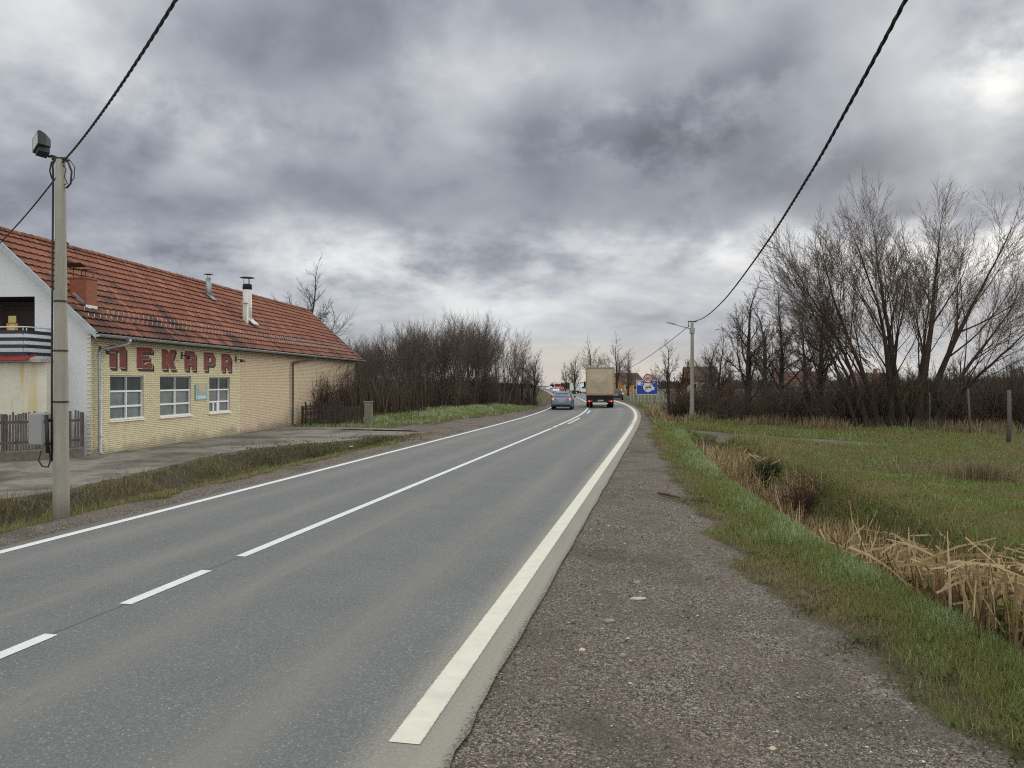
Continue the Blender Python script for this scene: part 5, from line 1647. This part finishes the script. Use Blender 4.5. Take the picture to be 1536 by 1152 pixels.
def house(px, y, w, d, wall_h, roof_h, rz, wall, roof, lbl, chim=True):
    x = (px - 768) / F_PX * y
    root = empty('house', (x, y, gz(x, y)), rz); tag(root, *lbl)
    mb = MB(); mb.box((0, 0, wall_h / 2 - .1), (w, d, wall_h + .2))
    for s in (-1, 1): mb.face([(s * w / 2, -d / 2, wall_h), (s * w / 2, d / 2, wall_h), (s * w / 2, 0, wall_h + roof_h)])
    mb.build('wall', wall, root)
    mb = MB(); o = .4; k = roof_h / (d / 2)
    for s in (-1, 1):
        n = 9
        for i in range(n):
            a, b = i / n, (i + 1) / n
            y0, y1 = s * (d/2 + o) * (1 - a), s * (d/2 + o) * (1 - b)
            z0 = wall_h + roof_h - k * abs(y0) + .07; z1 = wall_h + roof_h - k * abs(y1) + .03
            mb.face([(-w/2 - o, y0, z0), (w/2 + o, y0, z0), (w/2 + o, y1, z1), (-w/2 - o, y1, z1)])
            mb.face([(-w/2 - o, y0, z0), (w/2 + o, y0, z0), (w/2 + o, y0, z0 - .06), (-w/2 - o, y0, z0 - .06)])
    rf = mb.build('roof', roof, root)
    if chim:
        mb = MB(); mb.box((w * .2, .3, wall_h + roof_h + .1), (.5, .5, 1.2), bev=.02); mb.build('chimney', M['brick_red'], rf)
    for xx in (-w * .28, w * .1):
        mb = MB(); mb.box((xx, -d/2 - .01, wall_h * .58), (1.1, .06, 1.2)); wf = mb.build('window', M['white_paint'], root)
        mb = MB(); mb.box((xx, -d/2 - .045, wall_h * .58), (.92, .02, 1.02)); mb.build('pane', M['car_glass'], wf)
    mb = MB(); mb.box((w * .36, -d/2 - .02, 1.0), (.95, .06, 2.0)); mb.build('door', M['dark_wood'], root)
    return root

def build_far_houses():
    house(1200, 112, 6.5, 7, 2.0, 2.0, R(-16), M['plaster_dirty'], M['red_roof_far'], ('low house with weathered red roof seen between trees left of the willow', 'house'))
    house(1304, 125, 5, 7, 2.0, 2.0, R(-10), M['plaster_dirty'], M['red_roof_far'], ('low red roofed house glimpsed through the foot of the willow', 'house'))
    house(938, 190, 6, 8, 2.6, 2.4, R(20), M['ochre'], M['brown_roof'], ('ochre house with brown roof behind the trees right of the lorry', 'house'))
    house(1050, 135, 5, 7, 3.0, 2.2, R(-8), M['plaster_dirty'], M['brown_roof'], ('dim brown roofed house behind the street lamp pole', 'house'), False)

def build_small():
    rnd = random.Random(12)
    # fences
    picket_fence('picket_fence', [(-15.9, 20.7, 0), (-13.02, 23.45, .06)], .30, 1.36, random.Random(2), ('weathered grey picket fence left of the yellow brick corner', 'fence'), .068, .058)
    a = bk(17.2, -.35); 
    picket_fence('picket_fence', [(a[0], a[1], 0), (a[0] + 3.05, a[1] + .75, 0)], .12, 1.02, random.Random(6), ('dark broken picket fence with rail by the far end of the bakery', 'fence'), .07, .052, 3, miss=.08, wood='dark_picket')
    a2 = bk(18.0, -.25)
    picket_fence('picket_fence', [(a2[0], a2[1], 0), (a2[0] + 1.9, a2[1] + .5, 0)], .4, 1.22, random.Random(16), ('taller leaning pickets standing just behind the dark broken fence', 'fence'), .085, .05, 2, miss=.3, wood='dark_picket')
    mb = MB(); mb.box((0, 0, .62), (.42, .3, 1.30), bev=.03); mb.box((0, 0, 1.29), (.5, .36, .06), bev=.01)
    o = mb.build('gate_post', M['pole_concrete_old']); p = (a[0] + 3.35, a[1] + .85); o.location = (p[0], p[1], gz(*p)); tag(o, 'mossy concrete gate post at the end of the dark fence', 'post')
    # plinth under the left fence
    mb = MB(); d = Vector((2.88, 2.75)); ang = math.atan2(d.y, d.x)
    mb.box((d.length / 2, 0, .12), (d.length, .28, .42), bev=.03)
    o = mb.build('fence_plinth', M['stone_plinth']); o.location = (-15.9, 20.7, 0); o.rotation_euler = (0, 0, ang); tag(o, 'low rubble plinth under the grey picket fence', 'low wall')
    # wooden posts across the meadow
    for i, (px, yb, yt, Y, l) in enumerate(((1513, 658, 585, 31.5, 'thickest grey wooden post at the right edge of the meadow'), (1455, 646, 583, 37, 'thin grey wooden post second from the right in the meadow'),
                                            (1394, 640, 588, 41, 'dark thin post just right of the big willow trunk'))):
        x = (px - 768) / F_PX * Y; g = gz(x, Y); h = H_CAM + (HZ - yt) / F_PX * Y - g
        mb = MB(); r = (.085, .055, .05)[i]
        mb.tube([(0, 0, -.2), (.01, 0, h * .5), (-.015, .01, h)], [r, r * .95, r * .85], 8); mb.tube([(-.12, 0, h * .80), (.13, 0, h * .82)], .012, 4)
        o = mb.build('wooden_post', M['old_post']); o.location = (x, Y, g); o.rotation_euler = (0, R((1, -2, 1)[i]), 0); tag(o, l, 'post')
    # pale fence stakes far off under the blue board
    mb = MB(); mb.box((0, 0, .62), (.11, .11, 1.3), bev=.015); mb.box((0, 0, 1.1), (.13, .05, .04))
    st = mb.build('fence_stake', M['pale_stake'])
    for i in range(16):
        px = 946 + i * 5.4 + rnd.uniform(-1, 1); Y = 96 - i * .8
        x = (px - 768) / F_PX * Y
        o = st if i == 0 else st.copy()
        if i: COL.objects.link(o)
        o.location = (x, Y, gz(x, Y)); o.rotation_euler = (0, R(rnd.uniform(-4, 4)), rnd.uniform(0, 1)); o.scale = (1, 1, rnd.uniform(.85, 1.1))
        tag(o, 'pale concrete stake in the fence behind the blue board', 'stake', 'pale fence stakes behind the blue board')
    # stick and stones on the gravel shoulder
    mb = MB(); mb.tube([(0, 0, .03), (.12, -.22, .035), (.20, -.40, .03), (.33, -.55, .02)], [.022, .03, .024, .012], 7); mb.tube([(.12, -.22, .04), (.19, -.27, .06)], [.014, .006], 5)
    o = mb.build('stick', M['dead_limb']); o.location = (3.05, 16.1, gz(3.05, 16.1)); tag(o, 'dark broken stick lying at the edge of the gravel', 'stick')
    def stone(px, py, sx, sy, sz, mat, lbl, rz=0.):
        Y = F_PX * (H_CAM + .03) / (py - HZ); x = (px - 768) / F_PX * Y
        mb = MB(); rg = random.Random(px)
        rings = []
        for t in (-1, -.75, -.3, .2, .65, .9, 1):
            q = math.sqrt(max(0.02, 1 - t * t))
            rings.append([(sx * q * math.cos(a) * rg.uniform(.82, 1.12), sy * q * math.sin(a) * rg.uniform(.82, 1.12), sz * t * rg.uniform(.8, 1.1)) for a in np.linspace(0, 2 * math.pi, 11)[:-1]])
        mb.loft(rings, 0, True, True, True)
        o = mb.build('stone', mat); o.location = (x, Y, gz(x, Y) + sz * .35); o.rotation_euler = (0, 0, rz); tag(o, lbl, 'stone')
    stone(957, 897, .095, .035, .02, M['stone_pale'], 'long flat pale stone lying on the gravel shoulder', .1)
    stone(914, 933, .06, .05, .022, M['stone_grey'], 'flat grey stone between the cream line and the long pale stone', .5)
    stone(873, 979, .032, .02, .016, M['stone_cream'], 'small cream pebble beside the cream edge line')
    stone(934, 985, .035, .025, .018, M['stone_grey'], 'small grey stone just right of the cream pebble', .3)
    stone(955, 873, .055, .045, .02, M['stone_grey'], 'blunt grey stone just beyond the long pale stone', .9)
    stone(1159, 1105, .026, .02, .014, M['stone_cream'], 'round tan pebble lowest on the gravel shoulder')
    # loose chips: a stony scatter nobody could count
    rg = np.random.default_rng(3)
    n = 60000
    Y = 2.8 * (18 / 2.8) ** (rg.uniform(0, 1, n) ** 1.15); s = 4.1 + rg.uniform(0, 1, n) * 3.2
    X = road_x(Y) + s / np.cos(road_head(Y))
    g, d, u = covers(X, Y)
    pat = vnoise(X, Y, .8, 50) + .6 * vnoise(X, Y, .3, 51)
    k = (rg.uniform(0, 1, n) < g * (.5 + 1.1 * pat)) & (X < .72 * Y + 1)
    X, Y = X[k], Y[k]; n = len(X)
    r = (.0028 + .0052 * rg.uniform(0, 1, n) ** 3 + .012 * rg.uniform(0, 1, n) ** 30)[:, None] * np.maximum(1, Y / 7)[:, None] ** .5
    C = np.stack([X, Y, ground(X, Y) + r[:, 0] * .25], -1)
    oc = np.array([(1, 0, 0), (0, 1, 0), (-1, 0, 0), (0, -1, 0), (.1, .1, .75)])
    a = rg.uniform(0, 6.28, n); ca, sa = np.cos(a)[:, None], np.sin(a)[:, None]
    jit = rg.uniform(.6, 1.3, (n, 5))
    vx = (oc[:, 0] * ca - oc[:, 1] * sa) * jit * 1.2; vy = (oc[:, 0] * sa + oc[:, 1] * ca) * jit; vz = np.broadcast_to(oc[:, 2], (n, 5)) * rg.uniform(.7, 1.3, (n, 1))
    V = (C[:, None, :] + np.stack([vx, vy, vz], -1) * r[:, None, :]).reshape(-1, 3)
    b = np.arange(n)[:, None] * 5
    Fc = np.concatenate([b + np.array([q]) for q in ((0, 1, 4), (1, 2, 4), (2, 3, 4), (3, 0, 4))], 0)
    t = rg.uniform(0, 1, n)
    col = np.repeat(np.stack([t, t, t, np.ones(n)], -1), 5, axis=0)
    tag(np_mesh('gravel', V, Fc, M['chip'], None, col), kind='stuff')
    # leaves blown onto the verge and the gravel, and low broad-leaved weeds in the thin turf
    n = 1500
    Y = 3.6 * (26 / 3.6) ** rg.uniform(0, 1, n); X = road_x(Y) + 5.0 + np.abs(rg.normal(2.0, .9, n))
    k = (X < ditch_x(Y) - .5); X, Y = X[k], Y[k]; n = len(X)
    tag(leaf_mesh('fallen_leaves', np.stack([X, Y, ground(X, Y) + rg.uniform(.008, .05, n)], -1), .0125, M['blown_leaf'], rg), kind='stuff')
    cx = rg.uniform(0, 1, 46); cy = 4.4 * (17 / 4.4) ** rg.uniform(0, 1, 46); cxx = road_x(cy) + np.interp(cy, [4, 6.7, 9.6, 14, 23], [8.3, 7.7, 6.8, 6.2, 5.7]) + rg.normal(.35, .3, 46)
    pts = []
    for a, b in zip(cxx, cy):
        m = int(rg.integers(14, 60)); q = rg.normal(0, .11, (m, 2)); pts += [(a + u, b + v, gz(a, b) + .012 + abs(rg.normal(0, .025))) for u, v in q]
    tag(leaf_mesh('weeds', np.array(pts), .030, M['herb'], rg), kind='stuff')
    # puddle by the bakery yard and water in the ditch
    def puddle(name, pts, z):
        mb = MB(); mb.face([(x, y, z) for x, y in pts]); tag(mb.build(name, M['water']), kind='structure')
    puddle('water', [(7.3, 20.9), (6.4, 21.3), (5.9, 20.6), (6.1, 19.6), (6.7, 19.0), (7.3, 19.6)], gz(6.6, 20.3) + .05)
    pd = [(-4.2, 35.3), (-5.0, 35.5), (-6.6, 36.0), (-8.0, 36.6), (-8.3, 37.1), (-7.0, 37.0), (-5.4, 36.4), (-4.6, 36.0)]
    puddle('puddle', pd, .042)
    # plants with a shape of their own
    stalk_plant('rush_clump', 7.75, 23.4, 900, .85, .33, M['rush'], ('dark green rush clump standing in the ditch', 'plant'), .42, .011, 3)
    stalk_plant('dry_bush', 7.0, 18.6, 420, .95, .30, M['dry_stem'], ('brown dead weed bush in the ditch before the rush clump', 'plant'), .40, .010, 4, (500, .035, M['dead_leaf']))
    stalk_plant('dry_grass_tuft', 11.9, 19.6, 1500, .62, .50, M['straw_blade'], ('broad tuft of straw coloured grass in the meadow', 'plant'), .55, .010, 5)
    stalk_plant('nettle', 4.86, 7.55, 9, .62, .09, M['rush'], ('fresh green nettle growing up through the broken reeds', 'plant'), .28, .008, 6, (130, .042, M['fresh_leaf']))
    stalk_plant('nettle', 4.92, 9.3, 6, .5, .07, M['rush'], ('smaller green nettle farther along the reed bed', 'plant'), .28, .008, 7, (80, .036, M['fresh_leaf']))
    stalk_plant('dry_bush', -6.9, 27.6, 200, .6, .5, M['brush'], ('low leafy bush on the bank of the left ditch', 'plant'), .5, .012, 8, (700, .036, M['herb']))
    stalk_plant('dry_bush', -7.9, 25.3, 140, .75, .45, M['brush'], ('twiggy half bare bush on the left ditch bank nearer the bakery windows', 'plant'), .45, .012, 9, (300, .036, M['herb']))
    stalk_plant('dry_bush', -5.2, 30.6, 160, .5, .55, M['brush'], ('dark green bush at the far end of the left ditch', 'plant'), .6, .012, 10, (1100, .04, M['herb']))
    stalk_plant('dry_bush', -9.6, 43.0, 300, 1.25, .55, M['brush'], ('brown bush beside the mossy gate post', 'plant'), .45, .014, 13)
    # litter on the apron and kerb of earth
    mb = MB(); mb.box((0, 0, .02), (.16, .10, .03), rz=.3, bev=.01); o = mb.build('litter', M['sign_white']); o.location = (-6.2, 29.8, gz(-6.2, 29.8) + .12); tag(o, 'scrap of white litter among the weeds of the left ditch', 'litter')
# ------------------------------------------------------------------ materials
SKY_OFF = (3.1, 7.4, .0)
SKY_TOP, SKY_BACK = 3.3, 3.0
SKY_RAMP = [(.22, (.090, .100, .124)), (.34, (.130, .143, .172)), (.43, (.205, .223, .262)), (.50, (.315, .336, .378)), (.57, (.45, .47, .50)), (.68, (.65, .66, .67)), (.90, (.92, .91, .87))]
SKY_BLOBS = [(3, 17.5, 10, 4, -.13), (13, 16.5, 6, 4, -.14), (19, 20.5, 7, 4, -.10), (24, 15, 5, 3, -.08), (-18, 22.5, 9, 3, -.10), (-19, 12.5, 9, 2.4, -.05), (-8, 13.5, 6, 2, -.07), (32, 19, 2.6, 2.2, .22), (29.5, 8.0, 6.5, 3.2, .26),
             (9, 10, 9, 1.6, .06), (18, 9.5, 5, 1.6, .14), (-12, 8.5, 12, 2, .08), (-24, 18.5, 7, 3.5, .05), (-7, 21.5, 5, 3, .05), (1, 25, 6, 2.5, -.08), (20, 22, 6, 3, .0), (-2, 7, 7, 1.5, .03), (24, 13, 8, 2.2, -.06), (-2, 5.5, 16, 1.6, .03), (-14, 10.5, 10, 2.0, .05)]
def build_materials():
    M['ground'] = mat_ground(); M['road'] = mat_road(); M['apron'] = mat_apron()
    M['line_white'] = mat_paint('line_white', (.72, .73, .71), .3)
    M['line_cream'] = mat_paint('line_cream', (.69, .665, .56), .2)
    M['grass_blade'] = mat_tint('grass_blade', [(0, (.32, .255, .14)), (.2, (.24, .21, .09)), (.40, (.205, .21, .064)), (.65, (.18, .23, .064)), (.86, (.22, .275, .10)), (1, (.38, .43, .25))], .85, .25, .08)
    M['straw_blade'] = mat_tint('straw_blade', [(0, (.11, .08, .045)), (.5, (.22, .17, .095)), (1, (.36, .29, .18))], .85, .2)
    M['reed'] = mat_tint('reed', [(0, (.06, .036, .021)), (.26, (.17, .105, .054)), (.5, (.36, .26, .132)), (.8, (.50, .39, .215)), (1, (.66, .53, .36))], .8, .2)
    M['brush'] = mat_tint('brush', [(0, (.046, .033, .026)), (.4, (.088, .064, .049)), (.8, (.15, .112, .087)), (1, (.24, .19, .145))], .9, 0)
    M['far_wood'] = mat_tint('far_wood', [(0, (.030, .026, .026)), (.6, (.055, .047, .044)), (1, (.075, .066, .06))], .95, 0)
    M['herb'] = mat_tint('herb', [(0, (.11, .085, .045)), (.4, (.065, .078, .028)), (.8, (.070, .095, .035)), (1, (.12, .12, .05))], .75, .2)
    M['rush'] = mat_tint('rush', [(0, (.015, .026, .010)), (.7, (.030, .055, .020)), (1, (.055, .080, .03))], .7, .1)
    M['fresh_leaf'] = mat_tint('fresh_leaf', [(0, (.08, .12, .02)), (1, (.16, .20, .045))], .7, .3)
    M['dead_leaf'] = mat_tint('dead_leaf', [(0, (.05, .028, .016)), (1, (.15, .09, .05))], .85, .1)
    M['blown_leaf'] = mat_tint('blown_leaf', [(0, (.09, .055, .03)), (.6, (.20, .14, .075)), (1, (.34, .27, .16))], .85, .1)
    M['rust_leaf'] = mat_tint('rust_leaf', [(0, (.075, .028, .015)), (1, (.17, .07, .035))], .85, .1)
    M['dry_stem'] = mat_tint('dry_stem', [(0, (.05, .032, .022)), (.8, (.12, .078, .048)), (1, (.28, .2, .12))], .85, 0)
    M['vine'] = mat_tint('vine', [(0, (.035, .027, .018)), (.7, (.075, .06, .034)), (1, (.14, .12, .07))], .9, 0)
    M['chip'] = mat_tint('chip', [(0, (.04, .034, .03)), (.5, (.12, .10, .085)), (.82, (.24, .21, .18)), (.94, (.48, .44, .38)), (1, (.6, .55, .46))], .85, 0)
    M['bark'] = simple('bark', (.050, .038, .030), .95, .45, 2.5, bump=.4, spec=.15)
    M['twig'] = simple('twig', (.12, .096, .080), .95, .35, 1.5, spec=.1)
    M['willow_twig'] = simple('willow_twig', (.105, .080, .060), .95, .35, .8, spec=.1)
    M['coppice_bark'] = simple('coppice_bark', (.115, .092, .072), .95, .45, 2.5, spec=.1)
    M['dead_limb'] = simple('dead_limb', (.10, .062, .04), .95, .35, 3, spec=.1)
    M['brick_yellow'] = mat_brick('brick_yellow', ((.75, .675, .44), (.66, .595, .385)), (.11, .085, .055))
    M['brick_buff'] = mat_brick('brick_buff', ((.70, .555, .385), (.62, .49, .345)), (.19, .13, .085), .26, .075)
    M['brick_red'] = mat_brick('brick_red', ((.30, .095, .05), (.24, .075, .042)), (.20, .13, .09), .24, .075)
    M['tiles'] = mat_tiles()
    M['plaster'] = simple('plaster', (.64, .655, .67), .9, .07, .8, bump=.12, dirt=((.45, .42, .37), .4))
    M['plaster_dirty'] = simple('plaster_dirty', (.40, .37, .33), .9, .15, 1.2, dirt=((.2, .16, .12), .6))
    M['cream_stain'] = mat_cream()
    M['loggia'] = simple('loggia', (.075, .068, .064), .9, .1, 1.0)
    M['dark_wood'] = simple('dark_wood', (.045, .026, .018), .6, .3, 3)
    M['cream_board'] = simple('cream_board', (.60, .50, .22), .6, .1)
    M['orange_board'] = simple('orange_board', (.62, .27, .06), .6, .15)
    M['dark_metal'] = simple('dark_metal', (.022, .022, .024), .55, .3, 6)
    M['rusty_metal'] = simple('rusty_metal', (.10, .050, .034), .8, .45, 5)
    M['zinc'] = simple('zinc', (.33, .36, .38), .5, .18, 3, .55, dirt=((.16, .15, .14), .5))
    M['dark_pipe'] = simple('dark_pipe', (.10, .085, .075), .6, .2, 3)
    M['galv'] = simple('galv', (.34, .33, .29), .6, .15, 4)
    M['soffit'] = simple('soffit', (.09, .07, .06), .9, .2, 3)
    M['white_paint'] = simple('white_paint', (.76, .76, .76), .45, .05, 4, dirt=((.5, .48, .45), .4))
    M['grey_frame'] = simple('grey_frame', (.36, .35, .36), .5, .08, 4)
    M['glass_shop'] = mat_glass('glass_shop', (.060, .075, .075), .10, .7)
    M['glass_frosted'] = mat_glass('glass_frosted', (.13, .165, .165), .25, .5)
    M['car_glass'] = mat_glass('car_glass', (.016, .022, .025), .06, .7)
    M['lamp_glass'] = mat_glass('lamp_glass', (.42, .44, .36), .3, .5)
    M['letter_red'] = simple('letter_red', (.19, .030, .024), .8, .22, 6, fine=40, dirt=((.16, .05, .04), .5))
    M['letter_edge'] = simple('letter_edge', (.62, .52, .42), .8, .12, 6)
    M['letter_black'] = simple('letter_black', (.040, .026, .020), .85, .3, 6)
    M['soot'] = simple('soot', (.02, .019, .018), .9, .3, 5)
    M['flue_white'] = simple('flue_white', (.62, .61, .56), .55, .08, 2, dirt=((.33, .30, .25), .5))
    M['red_sheet'] = simple('red_sheet', (.30, .026, .030), .5, .2, 3)
    M['navy_plank'] = simple('navy_plank', (.020, .024, .040), .6, .3, 4)
    M['pale_metal'] = simple('pale_metal', (.62, .61, .60), .5, .1, 5)
    M['teal'] = simple('teal', (.20, .36, .33), .6, .15, 5)
    M['peach'] = simple('peach', (.55, .36, .20), .6, .15, 8)
    M['pale_blue'] = simple('pale_blue', (.50, .62, .66), .6, .1, 8)
    M['old_wood'] = simple('old_wood', (.115, .098, .090), .95, .45, 7, bump=.3)
    M['dark_picket'] = simple('dark_picket', (.060, .045, .037), .95, .45, 7, bump=.3)
    M['old_post'] = simple('old_post', (.11, .10, .092), .95, .35, 6, bump=.3)
    M['pale_stake'] = simple('pale_stake', (.42, .39, .32), .9, .2, 4)
    M['pole_concrete'] = mat_pole('pole_concrete', (.33, .31, .255))
    M['pole_concrete_old'] = simple('pole_concrete_old', (.20, .185, .14), .95, .3, 4, dirt=((.06, .075, .03), .7))
    M['stone_plinth'] = simple('stone_plinth', (.16, .14, .11), .95, .45, 6, bump=.5, dirt=((.06, .07, .03), .6))
    M['cable_black'] = simple('cable_black', (.020, .019, .021), .6, .2, 5)
    M['box_grey'] = simple('box_grey', (.27, .27, .27), .6, .06, 3)
    M['sign_white'] = simple('sign_white', (.74, .74, .72), .5, .05, 5)
    M['sign_red'] = simple('sign_red', (.50, .035, .04), .5, .1, 5)
    M['sign_black'] = simple('sign_black', (.015, .015, .016), .5, .1, 5)
    M['board_blue'] = simple('board_blue', (.022, .060, .34), .5, .12, 3)
    M['car_silver'] = simple('car_silver', (.17, .215, .285), .28, .04, 2, .55, spec=.6)
    M['car_white'] = simple('car_white', (.75, .75, .75), .3, .04, 2, spec=.6)
    M['car_red'] = simple('car_red', (.42, .035, .035), .3, .08, 2, spec=.6)
    M['car_dark'] = simple('car_dark', (.025, .028, .034), .25, .1, 2, spec=.6)
    M['cab_blue'] = simple('cab_blue', (.09, .14, .28), .4, .08, 2, spec=.5)
    M['tail_red'] = simple('tail_red', (.40, .020, .022), .25, .1, 8, spec=.6)
    M['black_plastic'] = simple('black_plastic', (.014, .014, .015), .6, .2, 4)
    M['rubber'] = simple('rubber', (.014, .014, .014), .85, .2, 8)
    M['rim'] = simple('rim', (.45, .46, .47), .4, .08, 4, .7)
    M['plate'] = simple('plate', (.40, .41, .42), .5, .15, 9)
    M['tarp'] = simple('tarp', (.47, .40, .28), .75, .10, 1.6, bump=.15, dirt=((.30, .25, .17), .6))
    M['tarp_frame'] = simple('tarp_frame', (.36, .28, .19), .7, .15, 3)
    M['orange_panel'] = simple('orange_panel', (.62, .17, .035), .6, .15, 6)
    M['ochre'] = simple('ochre', (.42, .22, .075), .9, .15, 2)
    M['brown_roof'] = simple('brown_roof', (.085, .052, .04), .9, .25, 3)
    M['red_roof_far'] = simple('red_roof_far', (.125, .058, .048), .9, .35, 1.6, dirt=((.08, .045, .04), .8))
    M['stone_pale'] = simple('stone_pale', (.48, .45, .38), .9, .15, 12)
    M['stone_grey'] = simple('stone_grey', (.24, .23, .22), .9, .25, 14)
    M['stone_cream'] = simple('stone_cream', (.56, .47, .33), .9, .12, 14)
    M['water'] = mat_glass('water', (.012, .012, .010), .04, .6)
    m, nt, bs = base_mat('tail_lit', .4)
    bs.inputs['Base Color'].default_value = (.8, .05, .03, 1)
    bs.inputs['Emission Color'].default_value = (1, .10, .05, 1); bs.inputs['Emission Strength'].default_value = 2.2
    M['tail_lit'] = m

def mat_cream():
    m, nt, bs = base_mat('cream_stain', .85, 0, .3)
    oc = coords(nt)
    sv = nd(nt, 'ShaderNodeVectorMath', {0: oc, 1: (1, 3.2, .22)}, operation='MULTIPLY').outputs[0]
    n1 = noise_(nt, sv, 1.6, 5, .6); n2 = noise_(nt, oc, 2, 4, .6)
    c = ramp(nt, n2, [(.3, (.60, .57, .46)), (.7, (.70, .67, .58))])
    c = mixc(nt, smooth_(nt, n1, .50, .66, 0, .75), c, (.60, .44, .18))
    c = mixc(nt, smooth_(nt, n1, .68, .78, 0, .6), c, (.34, .19, .07))
    nt.links.new(c, bs.inputs['Base Color'])
    return m
def mat_pole(name, col):
    m, nt, bs = base_mat(name, .9, 0, .25)
    oc = coords(nt)
    sv = nd(nt, 'ShaderNodeVectorMath', {0: oc, 1: (4, 4, .35)}, operation='MULTIPLY').outputs[0]
    n1 = noise_(nt, sv, 1.8, 5, .6); n2 = noise_(nt, oc, 40, 3, .7); n3 = noise_(nt, oc, 1.7, 5, .6)
    c = ramp(nt, math_(nt, 'ADD', math_(nt, 'MULTIPLY', n1, .6), math_(nt, 'MULTIPLY', n3, .4)), [(.32, [q * .72 for q in col]), (.68, [q * 1.15 for q in col])])
    c = mixc(nt, smooth_(nt, n2, .62, .75, 0, .5), c, [q * .6 for q in col])
    nt.links.new(c, bs.inputs['Base Color'])
    bump_(nt, bs, n2, .25, .006)
    return m

build_materials()
build_world(); build_camera()
build_ground(); build_road(); build_apron()
build_bakery(); build_poster()
build_poles(); build_cables(); build_signs(); build_vehicles(); build_far_houses(); build_small()
build_trees(); build_brush(); build_reeds(); build_grass()
SC.cycles.max_bounces = 6; SC.cycles.diffuse_bounces = 3; SC.cycles.glossy_bounces = 2; SC.cycles.transmission_bounces = 3; SC.cycles.transparent_max_bounces = 4
SC.cycles.use_adaptive_sampling = True
SC.cycles.use_denoising = False
SC.cycles.adaptive_threshold = .006
SC.cycles.filter_width = 1.15
